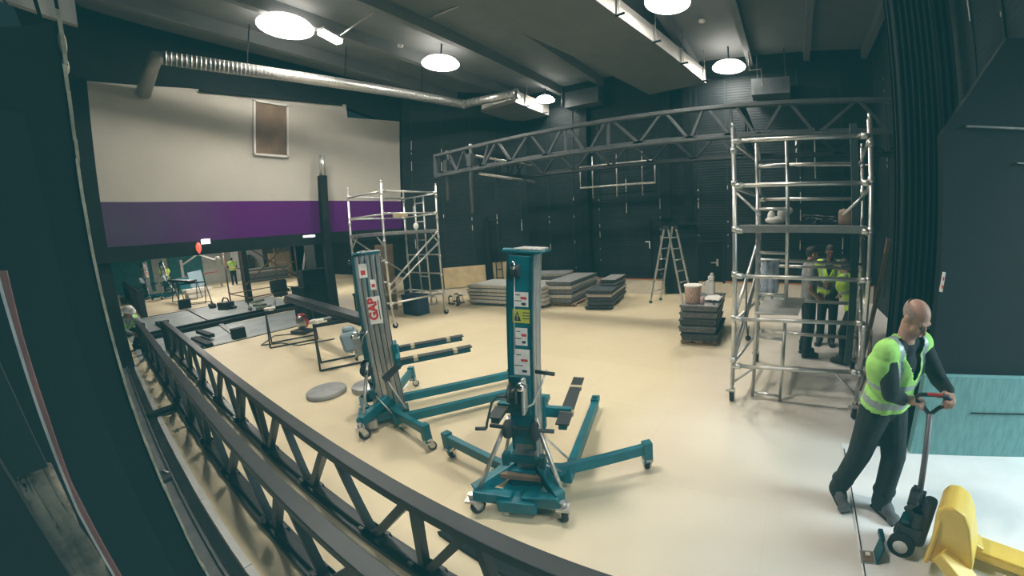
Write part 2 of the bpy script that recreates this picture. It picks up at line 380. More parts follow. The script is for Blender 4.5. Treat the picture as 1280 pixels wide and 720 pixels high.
seams('trim_6', [(x, YB - .02) for x in (-7.65, -6.65, -5.7, -4.75, -3.66, -2.5, -1.65, .35, 1.5)], (0, -1), 11, [(.6, 2.0), (2.0, 3.4)])
seams('trim_7', [(2.38, y) for y in (9.3, 8.1, 6.9, 5.7, 4.8, 4.1)], (-1, 0), 5, [(.8, 2.4), (3.0, 5.8)])
# darker wall uprights
for x, w_ in ((-6.15, .28), (-3.45, .3), (-2.75, .22)):
    struct(MB().box((x, YB - .09, 3.2), (w_, .18, 5.5 if x < -5 else 3.4) if x < -5 else (w_, .18, 6.0)) if x < -5 else MB().box((x, YB - .09, 4.6), (w_, .18, 4.6)), 'pillar', black)
# right-hand end: curtain, dark panel, turquoise board
def drape(name, a, b, z0, z1, label, m=drape, waves=7, depth=.06):
    a = V(a); b = V(b); d = b - a; n = V((-d.y, d.x, 0)).normalized(); rows = []
    for z in (z0, (z0 + z1) / 2, z1):
        rows.append([a + d * (i / 60) + n * (depth * math.sin(i / 60 * waves * 2 * PI)) + V((0, 0, z)) for i in range(61)])
    return struct(MB().grid(rows), name, m, label, solid=.01)
drape('curtain_1', (1.02, 3.62, 0), (1.42, 3.62, 0), .05, 6.6, 'black curtain hanging beside the dark shutter')
drape('curtain_2', (1.45, 5.3, 0), (2.35, 5.3, 0), .05, 6.6, 'black curtain further back along the right wall', waves=9)
struct(MB().prism([(1.36, 3.36, .80), (6.2, 3.36, .85), (6.2, 3.36, 3.75), (1.98, 3.36, 3.75), (1.34, 3.36, 2.89)], (0, 0, 0), (0, .12, 0)), 'wall_right_shutter', dkteal, 'big dark panel above the turquoise board')
struct(MB().box((3.85, 3.34, 2.95), (4.6, .03, .016)).box((4.1, 3.345, 2.66), (4.2, .03, .01)), 'trim_8', galv, 'pale line across the dark panel')
struct(MB().box((3.75, 3.34, .405), (4.9, .1, .80)), 'wall_right_board', turq, 'turquoise stained board at floor level on the right')
struct(MB().box((4.0, 3.285, .46), (4.4, .01, .008)), 'trim_9', dkteal, None)
struct(MB().box((1.18, 3.44, .4), (.42, .1, .8)), 'wall_right_foot', black)
sg = tag(MB().box((1.365, 3.33, 1.64), (.02, .03, .17), ry=R(5)).build('door_sign', white), 'small white sign with red mark beside the dark shutter', 'sign')
for z in (1.67, 1.60): MB().box((1.365, 3.312, z), (.011, .006, .03), ry=R(5)).build('print_mark', red, sg)
# near left: stage-edge board, red trim, lining
struct(MB().prism([(-1.5, -.002, 0), (-1.5, -.002, 2.685), (-1.5, -.06, 2.625), (-1.5, -.66, 2.40), (-1.5, -.66, 0)], (0, 0, 0), (-.04, 0, 0)), 'wall_near', dkteal, 'tall dark board at the left right beside the camera')
struct(MB().box((-1.49, -.25, 1.25), (.01, .38, 2.4)), 'wall_near_panel', dkteal2)
e = MB(); rnd = random.Random(4); z = 0
while z < 2.60:
    h = rnd.uniform(.04, .16); e.box((-1.505 + rnd.uniform(-.004, .004), rnd.uniform(-.0015, .0008) - .001, z + h / 2), (.045, .0055, h)); z += h
struct(e, 'trim_10', tornedge, 'pale torn edge of the tall dark board')
struct(MB().ball((-1.49, -.001, 2.63), (.005, .0055, .03)).ball((-1.495, -.001, 2.58), (.005, .005, .02)), 'trim_11', tornedge)
def vstrip(name, x, y0, y1, z0, z1, m, th=.03, label=None): return struct(MB().box((x, (y0 + y1) / 2, (z0 + z1) / 2), (th, y1 - y0, z1 - z0)), name, m, label)
LE = [(-.0905, 2.1), (-.094, 2.005), (-.099, 1.871), (-.105, 1.70), (-.105, 1.4), (-.105, 0)]; RE = [(-.0985, 0), (-.0985, 1.75), (-.093, 1.867), (-.0885, 2.0), (-.0835, 2.1)]
struct(MB().prism([(-1.0, y, z) for y, z in LE + RE], (0, 0, 0), (-.01, 0, 0)), 'trim_12', redt, 'dull red vertical trim at the far left edge')
struct(MB().prism([(-.998, y, z) for y, z in LE] + [(-.998, y + .0022, z) for y, z in LE[::-1]], (0, 0, 0), (.004, 0, 0)), 'trim_13', galv)
fu = MB(); rows = []
for i in range(26):
    z = .55 + i * .05; rows.append([V((-.98 + rnd.uniform(-.006, .006), -.1075 - j * .0024, z)) for j in range(12)])
struct(MB().grid(rows), 'wall_near_lining', furm, 'brown fuzzy lining behind the red trim', solid=.008)
vstrip('wall_near_dark', -.93, -1.2, -.126, 0, 2.08, dkteal, .01); vstrip('wall_near_dark_top', -.965, -.2, -.106, 1.80, 2.07, dkteal2, .006)
ob = MB()
for i in range(26): ob.box((-3.2 + rnd.uniform(-.012, .012), .025 - i * .047, 4.85), (.04, .042 - (.008 if i % 3 == 1 else 0), 3.0))
struct(ob, 'wall_near_boarding', oldwall, 'old grey vertical boarding above the tall dark board')
struct(MB().box((-14, -.75, 3.4), (21, .1, 6.8)), 'wall_front', black)
# floor edge along the foreground: white strip, groove, plank
for i in range(9): struct(MB().box((-11.2 + i * 1.25, .205, .012), (1.24, .05, .024)), 'trim_14', whitestrip, 'white edging strip along the foreground floor' if i == 0 else None)
struct(MB().box((-6.5, .135, .02), (12, .07, .04)), 'trim_15', black); struct(MB().box((-6.5, .03, .015), (12, .12, .03)), 'trim_16', plankg, 'grey plank beside the white edging strip')
struct(MB().box((-6.5, .08, .05), (12, .014, .02)), 'trim_17', trussg)

# ---------------- far hall shell
FX = -36.0
struct(MB().box((FX, 6, 1.2), (.2, 14, 2.6)), 'wall_far', boardl, 'pale wall at the far end of the hall beyond')
struct(MB().box((FX + .15, .9, 1.0), (.1, 3.4, 2.4)).box((FX + .15, 4.5, 1.0), (.1, 2.0, 2.4)), 'wall_far_curtain', mat('far_teal_drape', (.03, .15, .16), .8, var=.2), 'teal sheeting on the far wall')
struct(MB().box((-23.6, 12, 1.2), (25, .2, 2.6)), 'wall_far_side', black)
struct(MB().box((-24.0, 6, 3.0), (24.4, 14, .1)), 'ceiling_far', ceilm, 'low ceiling of the hall beyond')
struct(MB().box((-31, 1.2, .45), (6, .5, .3)), 'trim_18', black)
struct(MB().box((-24, -.2, 1.2), (25, .1, 2.6)), 'wall_far_near_side', black)

# ================================================================ CEILING FITTINGS
def lamp(label, x, y, z, r=.36, m=lampm, mount=None):
    t = thing('high_bay_lamp', label, 'lamp', (x, y, z), group='high bay lamps under the ceiling')
    MB().lathe([(.06, .16), (.10, .15), (r * .6, .12), (r * .9, .07), (r + .02, .0), (r + .02, -.015), (r, -.015), (r * .7, .06)], n=28).build('shade', shadem, t)
    MB().lathe([(.001, -.03), (r * .5, -.04), (r * .6, -.02), (r * .6, .01), (.001, .01)], n=28).build('lens', m, t); MB().lathe([(r * .58, -.012), (r, -.012), (r, .0), (r * .58, .0)], n=28).build('glow_ring', lampring, t)
    MB().tube((0, 0, .15), (0, 0, CZ - z), .02).build('stem', black, t)
    return t
lamp('big round lamp nearest the left wall, beside the small tube light', -8.85, 2.90, 6.57, .52)
lamp('round lamp above the bend of the silver pipe, centre left', -7.75, 6.1, 6.37, .44)
lamp('round lamp over the lattice beam beside the right-hand air duct end', -1.40, 9.75, 6.3, .42)
lamp('lamp cut by the top edge of the photo, near the duct middle', -1.95, 6.25, 6.25, .40)
lamp('small distant lamp by the short left duct', -7.15, 9.7, 6.23, .28)
lamp('lamp above the frame over the foreground beams', -2.6, 1.9, 6.4, .5)
lamp('lamp above the frame on the right', 3.6, 6.3, 6.3, .44)
t = thing('tube_light', 'small slanting tube light hung on a thin rod beside the big lamp', 'light', (-8.12, 3.52, 6.28), R(20))
MB().box((0, 0, 0), (.16, .5, .08)).build('lens', lampw, t); MB().box((0, 0, .06), (.2, .54, .05)).build('housing', alud, t); MB().tube((0, .2, .08), (.9, .3, .55), .015).build('rod', galv, t)
lt = tag(MB().tube((-6.9, 5.0, 6.8), (-6.0, 5.2, 6.9), .02).build('conduit', galv), 'thin grey conduit under the ceiling between the lamps', 'conduit')
# spiral pipe
def pipe_run():
    t = thing('ventilation_pipe', 'long silver spiral ventilation pipe under the ceiling before the white wall', 'pipe')
    P0, P1, P2, PE = V((-10.15, 1.15, 5.87)), V((-8.95, 7.95, 6.02)), V((-7.2, 8.35, 6.06)), V((XW + .05, .95, 5.45))
    m = MB().tube(P0, P1, .13, n=18); n = 90
    for i in range(n):
        a = P0.lerp(P1, (i + .5) / n); d = (P1 - P0).normalized(); m.tube(a - d * .008, a + d * .008, .134, n=18)
    m.build('long_run', alu, t)
    m = MB().tube(P1, P2, .12, n=18)
    for i in range(12):
        a = P1.lerp(P2, (i + .5) / 12); d = (P2 - P1).normalized(); m.tube(a - d * .012, a + d * .012, .128, n=18)
    m.build('branch_run', alu, t)
    MB().path([P0 + (P1 - P0).normalized() * .1, P0 + V((-.06, -.10, -.01)), P0 + V((-.25, -.14, -.08)), PE], .12, 14).build('down_run', alud, t)
    MB().ball(P1, .145).build('elbow', alu, t)
    MB().lathe([(.17, 0), (.17, .04)], P2, (P2 - P1), 18).build('end_flange', galv, t)
    for f in (.2, .5, .8):
        a = P0.lerp(P1, f); MB().tube(a + V((0, 0, .12)), (a.x, a.y, CZ), .012).build('hanger', black, t)
pipe_run()
def duct(name, label, x0, x1, y0, y1, z0, z1, flanges, rz=0):
    t = thing(name, label, 'duct', ((x0 + x1) / 2, (y0 + y1) / 2, z0), rz); cx, cy = (x0 + x1) / 2, (y0 + y1) / 2
    MB().box((0, 0, (z1 - z0) / 2), (x1 - x0, y1 - y0, z1 - z0)).build('casing', ductm, t)
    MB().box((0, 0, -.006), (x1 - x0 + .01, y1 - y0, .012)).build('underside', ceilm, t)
    for y in flanges:
        MB().box((x1 - cx + .01, y - cy, (z1 - z0) / 2), (.03, .035, z1 - z0 + .03)).build('flange', alud, t)
        MB().box((x1 - cx + .08, y - cy, -.02), (.2, .04, .03)).build('hanger_bracket', black, t); MB().tube((x1 - cx + .06, y - cy, 0), (x1 - cx + .06, y - cy, CZ - z0), .01).build('hanger_rod', galv, t)
duct('air_duct', 'long rectangular sheet metal air duct running back along the ceiling', -4.55, -2.75, 2.7, 10.2, 6.02, 6.40, (3.6, 4.9, 6.1, 7.4, 8.7, 10.0), R(-10.5))
duct('air_duct', 'short sheet metal duct beside the small distant lamp', -9.0, -7.55, 8.75, 10.45, 5.98, 6.36, (9.2, 10.1))
tag(MB().box((-6.0, 10.2, 6.2), (1.2, .4, .5)).tube((-6.7, 10, 6.0), (-6.7, 10, 6.6), .04).build('fan_unit', boardd), 'grey fan unit at the back behind the lattice beam', 'fan')
tag(MB().box((-.35, 10.15, 5.75), (1.0, .5, .45)).box((-.7, 10.2, 6.4), (.03, .03, 1.0)).box((.05, 10.2, 6.4), (.03, .03, 1.0)).build('duct_box', boardd), 'grey box duct behind the lattice beam under the lamp', 'duct')
tag(MB().path([(-.85, 9.6, 6.9), (-.85, 9.6, 6.1), (-.55, 9.6, 6.1), (-.55, 9.6, 5.6)], .025).build('drop_pipe', galv), 'thin stepped grey pipe dropping beside the lamp', 'pipe')
tag(MB().lathe([(.09, 0), (.08, -.04), (.02, -.05)], (-1.75, 8.2, CZ - .01)).build('smoke_detector', white), 'small round white smoke detector on the black ceiling', 'detector')
tag(MB().lathe([(.07, 0), (.06, -.05), (.02, -.06)], (-8.0, 5.1, 6.6)).build('smoke_detector', white), 'small round detector left of the centre lamp', 'detector')

# ================================================================ LATTICE BEAMS
def truss(name, label, x0, x1, y, z0, h, nodes, m, group, cw=.1, bw=.14, ch=.07, dw=.055, rz=0, loc=None):
    """chords along X; nodes = list of (x_top, x_bottom) members"""
    cx = (x0 + x1) / 2; t = thing(name, label, 'beam', (cx, y, z0) if loc is None else loc, rz, group)
    MB().box((0, 0, h - ch / 2), (x1 - x0, cw, ch)).build('top_chord', m, t, bevel=.006)
    b = MB().box((0, 0, .025), (x1 - x0, bw, .05)).box((0, 0, .07), (x1 - x0, .06, .06)); b.build('bottom_chord', m, t, bevel=.005)
    for a, c in nodes: MB().bar((a - cx, 0, h - ch * .6), (c - cx, 0, .07), dw, dw, up=(0, 1, 0)).build('lattice_bar', m, t)
    for x in sorted({round(c, 2) for _, c in nodes}): MB().box((x - cx, 0, .075), (.22, .11, .035)).build('gusset_plate', m, t)
    for x in (x0, x1): MB().box((x - cx, 0, h / 2), (.03, cw + .08, h)).build('end_plate', m, t)
    return t
def pairs(tops_bots): return tops_bots
RN = [(-.75, -.6), (-1.3, -1.27), (-.75, -1.25), (-1.36, -1.9), (-1.8, -1.95), (-1.85, -2.5), (-2.75, -2.55), (-2.92, -3.55), (-3.82, -3.63), (-3.95, -4.66), (-4.9, -4.72), (-4.6, -4.70), (-5.12, -5.77), (-5.3, -5.79), (-5.97, -5.87), (-6.2, -7.02), (-7.2, -7.08), (-7.35, -8.2), (-8.5, -8.28), (-8.7, -9.4), (-9.6, -9.45), (-9.8, -10.4), (-10.6, -10.45), (-10.8, -11.5), (-11.7, -11.55), (-12.0, -12.2)]
LN = [(-.6, -.9), (-1.2, -.95), (-1.25, -1.72), (-1.62, -1.78), (-1.66, -2.38), (-2.52, -2.45), (-2.66, -3.25), (-3.5, -3.35), (-3.6, -4.5), (-4.65, -4.55), (-4.8, -5.5), (-5.6, -5.55), (-5.75, -6.5), (-6.7, -6.55), (-6.8, -7.6), (-7.8, -7.65), (-7.9, -8.8), (-8.95, -8.85), (-9.1, -9.9), (-10.1, -9.95), (-10.2, -11.0), (-11.2, -11.05), (-11.4, -12.1)]
truss('lattice_beam', 'black steel lattice beam on the floor, the inner one beside the two lifts', -12.3, -.35, .92, .0, .70, RN, trussm, 'lattice beams lying on the foreground floor')
truss('lattice_beam', 'black steel lattice beam on the floor, the outer one beside the white edging strip', -12.6, -.5, .49, .0, .70, LN, trussm, 'lattice beams lying on the foreground floor')
# flown frame at the back
BT = [(-8.0, -7.7), (-7.4, -7.7), (-6.25, -5.85), (-6.55, -6.75), (-7.4, -7.2), (-6.3, -6.72), (-5.35, -5.82), (-5.25, -4.85), (-4.45, -4.8), (-4.35, -4.35), (-4.25, -3.93), (-3.4, -3.75), (-3.35, -3.35), (-3.25, -2.72), (-2.25, -2.68), (-2.15, -1.75), (-1.45, -1.68), (-1.35, -.98), (-.95, -.95), (-.85, -.55), (-.05, -.38), (.08, .45), (1.2, .6), (1.25, 1.7)]
truss('roof_beam', 'grey steel lattice beam hung across the hall, front side of the frame', -8.5, 2.3, 6.6, 3.62, .62, BT, trussg, 'lattice beams of the hung frame', cw=.12, bw=.12, dw=.05)
B2 = [(x + dx, x + dx2) for x in [-8.2 + i * 1.1 for i in range(10)] for dx, dx2 in ((0, .5), (1.05, .55))]
truss('roof_beam', 'dark lattice beam hung behind the front one, rear side of the frame', -8.3, 2.3, 8.75, 3.62, .62, B2, trussm, 'lattice beams of the hung frame', cw=.12, bw=.12, dw=.05)
for x, lab in ((-.75, 'dark cross beam of the hung frame behind the scaffold tower top'), (-7.35, 'dark cross beam at the left end of the hung frame')):
    t = thing('cross_beam', lab, 'beam', (x, 7.67, 3.62), group='cross beams of the hung frame')
    MB().box((0, 0, .56), (.1, 2.0, .1)).build('top_chord', trussm, t); MB().box((0, 0, .05), (.1, 2.0, .1)).build('bottom_chord', trussm, t)
    for i in range(4): MB().bar((0, -.95 + i * .5, .08), (0, -.7 + i * .5, .54), .05).bar((0, -.7 + i * .5, .54), (0, -.45 + i * .5, .08), .05).build('lattice_bar', trussm, t)
for x, y, lab in ((-7.2, 6.62, 'dark hanging post at the left end of the front lattice beam'), (-8.2, 6.7, 'thin hanging post left of the front lattice beam')):
    t = thing('hanging_post', lab, 'post', (x, y, 2.6)); MB().tube((0, 0, 0 if x > -8 else .4), (0, 0, 1.7), .045).build('shaft', trussg, t); MB().box((0, 0, 1.3), (.14, .14, .3)).build('clamp', trussg, t)
tag(MB().tube((-7.0, 6.7, 3.55), (-7.0, 8.9, 3.5), .035).build('scaffold_tube', galv), 'pale tube hung below the left end of the lattice beam', 'tube', 'loose tubes of the hung frame')
tag(MB().tube((-7.1, 6.7, 4.0), (-7.1, 8.9, 4.0), .03).build('scaffold_tube', galv), 'pale tube inside the left end of the lattice beam', 'tube', 'loose tubes of the hung frame')
# pipe frames fixed on the back wall
def pipe_frame(label, x0, x1, y, z0, z1, drops):
    t = thing('pipe_frame', label, 'frame', ((x0 + x1) / 2, y, z0)); cx = (x0 + x1) / 2
    MB().path([(x0 - cx, 0, z1 - z0), (x0 - cx, 0, 0), (x1 - cx, 0, 0), (x1 - cx, 0, z1 - z0)], .03).build('lower_rail', galv, t)
    MB().tube((x0 - cx, 0, z1 - z0), (x1 - cx, 0, z1 - z0), .03).build('upper_rail', galv, t)
    for i in range(drops): 
        x = x0 + (x1 - x0) * (i + .5) / drops; MB().tube((x - cx, .05, z1 - z0 + .3), (x - cx, .05, -.35), .018).build('drop_rod', galv, t)
pipe_frame('bent pipe frame on the back wall below the rear lattice beam', -6.2, -3.7, 10.2, 3.35, 4.0, 3)
pipe_frame('pipe frame on the back wall seen through the top of the near tower', .25, 2.2, 10.2, 3.65, 4.35, 2)
# columns between the halls
t = thing('steel_post', 'tall dark post with a bright top before the purple band', 'post', (-11.02, 4.62, 0))
MB().box((0, 0, 1.95), (.19, .19, 3.9)).build('shaft', black, t); [MB().tube((x, 0, 3.9), (x, 0, 4.45), .055).build('bright_tube', alu, t) for x in (-.06, .06)]
MB().box((0, 0, .02), (.4, .4, .04)).build('base_plate', black, t)
tag(MB().box((-19.3, 4.42, 1.5), (.26, .26, 3.0)).build('support_post', black), 'black square post standing in the hall beyond', 'post', 'posts between the halls')
tag(MB().box((-24.5, 9.3, 1.5), (.3, .3, 3.0)).build('support_post', black), 'black post further right in the hall beyond, behind the dark clutter', 'post', 'posts between the halls')
t = thing('emergency_light', 'small white emergency light with a red flag under the black beam', 'light', (XW + .172, 1.78, 2.35))
MB().box((0, .05, .03), (.1, .16, .1)).build('housing', exitm, t); MB().lathe([(.02, .08), (.055, 0), (.05, -.08), (.01, -.16)], (.0, -.1, -.06), n=12).build('red_flag', redglow, t)
t = thing('bulkhead_light', 'small lit bulkhead light below the purple band beside the tall post', 'light', (XW + .172, 4.2, 2.33)); MB().box((0, 0, 0), (.1, .28, .05)).build('lens', exitm, t); MB().box((0, 0, .045), (.12, .34, .04)).build('housing', black, t)
# ================================================================ MATERIAL LIFTS
def caster(parent, x, y, rz=0, r=.065, name='caster'):
    c, s_ = math.cos(rz), math.sin(rz)
    m = MB().box((x, y, r + .085), (.09, .09, .02)).tube((x, y, r + .09), (x, y, r + .14), .025)
    ox, oy = -s_ * .035, c * .035
    for k in (-1, 1):
        m.bar((x + c * .032 * k, y + s_ * .032 * k, r + .085), (x + ox + c * .032 * k, y + oy + s_ * .032 * k, r), .008, .06)
    fork = m.build(name, galv, parent)
    MB().lathe([(.02, -.022), (r - .008, -.022), (r, -.014), (r, .014), (r - .008, .022), (.02, .022)], (x + ox, y + oy, r), (c, s_, 0), 18).build('wheel', rubber, fork)
    MB().lathe([(.001, -.025), (r * .55, -.025), (r * .55, .025), (.001, .025)], (x + ox, y + oy, r), (c, s_, 0), 14).build('hub', alud, fork)
    return fork
def material_lift(label, loc, rz, legs_out, fork_z, forks=True, rear_detail=True, legL=1.72, gap=False, tilt=0.0, fork_len=.87, side=0.0, fork_y=-.03):
    t = thing('material_lift', label, 'lift', loc, rz, 'teal material lifts on the studio floor')
    my = .38
    # base, legs, stabilisers
    m = MB().box((0, .42, .15), (.66, .10, .12)).box((0, .22, .13), (.30, .50, .10)).bar((-.05, .05, .16), (-.34, .02, .20), .09, .09).bar((.05, .05, .16), (.34, .02, .20), .09, .09).bar((-.06, .34, .30), (-.34, .03, .21), .08, .10).bar((.06, .34, .30), (.34, .03, .21), .08, .10).box((0, .3, .22), (.22, .2, .16))
    m.build('base_frame', teal, t, bevel=.008)
    for sx in (-1, 1):
        MB().bar((sx * .30, .36, .13), (sx * .30, legL, .115), .075, .10).box((sx * .30, legL + .04, .155), (.09, .12, .07)).build('leg', teal, t, bevel=.008)
        caster(t, sx * .30, legL + .03, .3, .05)
        caster(t, sx * .36, .0, .5 * sx)
    for sx in (-1, 1):
        s_ = MB().bar((sx * .20, .36, .20), (sx * .92, .66, .235), .06, .09).box((sx * .94, .67, .20), (.08, .08, .20), rz=sx * .4)
        s_.build('stabiliser', teal, t, bevel=.006); caster(t, sx * .94, .67, .2, .045)
        MB().bar((sx * .28, .52, .22), (sx * .10, .34, .62), .02, .02).build('stabiliser_strut', galv, t)
    # mast: five nested aluminium columns, ribbed
    pm = thing_part('mast', t, (0, my, .12), tilt, side)
    for i in range(5):
        y = -.115 + i * .058; wv = .150 - .003 * i
        m = MB().box((0, y, .92), (wv, .052, 1.80 + (.01 * i)))
        for sx in (-1, 1): m.box((sx * (wv / 2 + .002), y, .92), (.012, .018, 1.80))
        m.build('mast_column', alu if i % 2 else alud, pm, bevel=.004)
    MB().box((0, -.15, 1.12), (.155, .018, 1.40)).build('rear_cover', teal, pm, bevel=.004)
    for sx in (-1, 1): MB().box((sx * .083, -.15, 1.1), (.016, .03, 1.46)).build('cover_flange', teald, pm)
    MB().box((0, .0, 1.845), (.27, .30, .012)).box((-.09, -.06, 1.852), (.12, .16, .01), rz=.3).build('top_plate', teal, pm)
    MB().box((.03, .02, 1.858), (.19, .24, .016)).box((.10, -.04, 1.86), (.07, .05, .03), rz=.4).build('top_cap', alud, pm, bevel=.006)
    MB().lathe([(.001, -.03), (.05, -.03), (.04, -.01), (.04, .01), (.05, .03), (.001, .03)], (-.025, -.16, 1.72), (1, 0, 0), 18).build('top_pulley', rubber, pm)
    MB().ball((-.032, -.205, 1.76), (.018, .012, .03)).build('pulley_bolt', chrome, pm)
    MB().tube((-.03, -.175, 1.68), (-.03, -.19, 1.15), .004).build('lift_cable', galv, pm)
    # decals
    for z, w_, h_, mm in ((1.53, .10, .10, whitep), (1.415, .125, .095, yellowdec), (1.27, .085, .125, whitep), (1.08, .115, .20, whitep), (.94, .095, .08, boardg)):
        d = MB().box((.012, -.1605, z), (w_, .003, h_)).build('decal', mm, pm)
        if mm is yellowdec:
            MB().prism([(-.042, -.1622, z - .034), (.012, -.1622, z - .034), (-.015, -.1622, z + .034)], (0, 0, 0), (0, .001, 0)).build('decal_mark', dkpl, d)
            text('decal_mark', '!', .05, yellowdec, d, (-.015, -.1628, z - .01), (R(90), 0, 0), .0004, .001)
            for k in range(3): MB().box((.045, -.162, z + .025 - .02 * k), (.045, .001, .006)).build('decal_mark', dkpl, d)
        elif mm is whitep:
            for k in range(4): MB().box((-.01 + (k % 2) * .04, -.162, z + h_ * .3 - k * h_ * .2), (w_ * (.3 + .12 * (k % 3)), .001, .006 + .012 * (k % 2))).build('decal_mark', dkpl if k != 1 else red, d)
    # winch
    wz = .90
    m = MB().box((.0, -.175, wz - .06), (.15, .05, .30)).build('winch_bracket', teald, pm, bevel=.005)
    MB().lathe([(.001, -.035), (.075, -.035), (.075, -.025), (.04, -.02), (.04, .02), (.075, .025), (.075, .035), (.001, .035)], (-.03, -.235, wz - .02), (1, 0, 0), 20).build('winch_drum', dkpl, m)
    MB().box((.045, -.235, wz - .06), (.025, .11, .21)).box((.045, -.25, wz + .07), (.03, .05, .07)).build('winch_gearbox', alu, m, bevel=.012)
    MB().lathe([(.001, 0), (.035, .0), (.03, .03), (.001, .035)], (.03, -.27, wz + .05), (.2, -1, .3), 14).build('ratchet_cap', chrome, m)
    MB().path([(-.06, -.24, wz - .05), (-.15, -.25, wz - .05), (-.19, -.26, wz - .10), (-.22, -.30, wz - .24), (-.225, -.31, wz - .28)], .009).build('crank_arm', dkpl, m)
    MB().tube((-.225, -.31, wz - .28), (-.30, -.33, wz - .28), .014).build('crank_grip', dkpl, m)
    MB().tube((.10, -.13, 1.01), (.24, -.15, 1.01), .014).build('push_handle', dkpl, pm)
    MB().path([(.055, -.24, wz - .12), (.10, -.22, wz - .10), (.16, -.16, wz + .06), (.17, -.1, wz + .12)], .008).build('brake_rod', galv, pm)
    # transport axle with two wheels, braces, lower cross bars
    MB().tube((-.24, -.20, .58), (.24, -.20, .58), .016).build('axle_handle', dkpl, pm)
    for sx in (-1, 1):
        MB().lathe([(.001, -.028), (.06, -.028), (.072, -.018), (.072, .018), (.06, .028), (.001, .028)], (sx * .10, -.20, .57), (1, 0, 0), 20).build('transport_wheel', rubber, pm)
        MB().tube((sx * .10, -.17, .66), (sx * .35, -my + .03, .03), .017).build('brace_tube', galv, pm)
        MB().tube((sx * .09, -.19, .30), (sx * .29, .0, .06), .009).build('side_stay', galv, pm)
    MB().box((0, -.185, .30), (.34, .045, .05)).box((-.14, -.19, .30), (.05, .07, .10)).box((.14, -.19, .30), (.05, .07, .10)).build('lower_clamp', teald, pm, bevel=.006)
    MB().box((.0, -.19, .14), (.40, .05, .045)).build('cross_bar', brown, pm, bevel=.005)
    MB().box((0, -.12, .06), (.24, .16, .14)).build('mast_foot', teald, pm, bevel=.008)
    # carriage and forks
    cz = fork_z - .12
    c = MB().box((0, .17, cz + .06), (.62, .05, .09)).box((0, .15, cz + .06), (.20, .06, .30)).build('carriage', teal, pm, bevel=.006)
    if forks:
        for sx in (-1, 1):
            f = MB().box((sx * .27, fork_y + fork_len / 2, cz + .04), (.065, fork_len, .055)).build('fork', teald, c, bevel=.004)
            MB().box((sx * .27, fork_y + fork_len / 2, cz + .072), (.105, fork_len + .04, .012)).build('fork_pad', dkpl, f)
            for k in (.22, .78): MB().box((sx * .27, fork_y + fork_len * k, cz + .06), (.112, .045, .04)).build('fork_strap', strapm, f)
        if rear_detail: MB().bar((.27, .20, cz + .04), (.33, -.02, cz - .10), .05, .06).build('fork_stub', dkpl, c)
    return t, pm, c
def thing_part(name, parent, loc, tilt=0.0, side=0.0):
    """a part that carries its own pieces: mast foot shoe mesh with an origin at the mast base"""
    o = MB().box((0, 0, -.01), (.20, .34, .04)).build(name, teald, parent); o.location = loc; o.rotation_euler = (R(tilt), R(side), 0)
    return o
lf1, pm1, c1 = material_lift('nearest teal material lift with an upright mast, seen from its winch side', (-1.73, 1.63, 0), R(19), 0, .60, side=5.0, rear_detail=False)
lf2, pm2, c2 = material_lift('teal lift with a red lettered sticker on its ribbed mast and raised forks', (-4.32, 1.86, 0), R(-31), 0, .72, tilt=.5, legL=1.95, fork_len=.80, fork_y=.185)
pm1.rotation_euler.z = R(4)
# stickers of the second lift: on the right-hand flank of the mast
def flank(pm):
    st_ = MB().box((.086, .01, 1.22), (.004, .14, .30)).build('sticker', white, pm)
    text('lettering', 'GAP', .125, red, st_, (.0895, -.005, 1.235), (R(90), R(-90), R(90)), .001, .006)
    MB().box((.0892, .055, 1.22), (.002, .010, .22)).build('rule', dkpl, st_)
    d = MB().box((.086, -.06, 1.66), (.004, .085, .15)).build('decal', whitep, pm); MB().box((.0885, -.06, 1.64), (.002, .05, .05)).build('decal_mark', red, d)
    d = MB().box((.086, .03, 1.50), (.004, .06, .11)).build('decal', whitep, pm); MB().box((.0885, .03, 1.49), (.002, .035, .035)).build('decal_mark', red, d)
    MB().box((.0855, -.03, 1.52), (.004, .022, .50)).build('flank_strip', teald, pm)
    for k in range(5): MB().box((.0845, -.085 + k * .056, .95), (.003, .007, 1.7)).build('mast_groove', dkpl, pm)
flank(pm2)
text('lettering', 'SLA-20', .075, white, lf2, (.20, .0235, .185), (R(90), 0, R(-9)), .001, .001)
MB().box((.12, .10, .11), (.30, .16, .10)).build('hydraulic_box', alud, lf2, bevel=.01)
t = MB().box((-.03, .06, 1.02), (.17, .20, .22), rx=.15).box((-.04, .05, 1.15), (.10, .14, .07)).build('motor_box', mat('pale_blue_grey_paint', (.24, .31, .34), .5), lf2, bevel=.035); MB().tube((-.12, .04, .96), (-.24, .0, .86), .018).tube((-.24, .0, .86), (-.26, .03, .84), .026).build('crank_handle', galv, t)
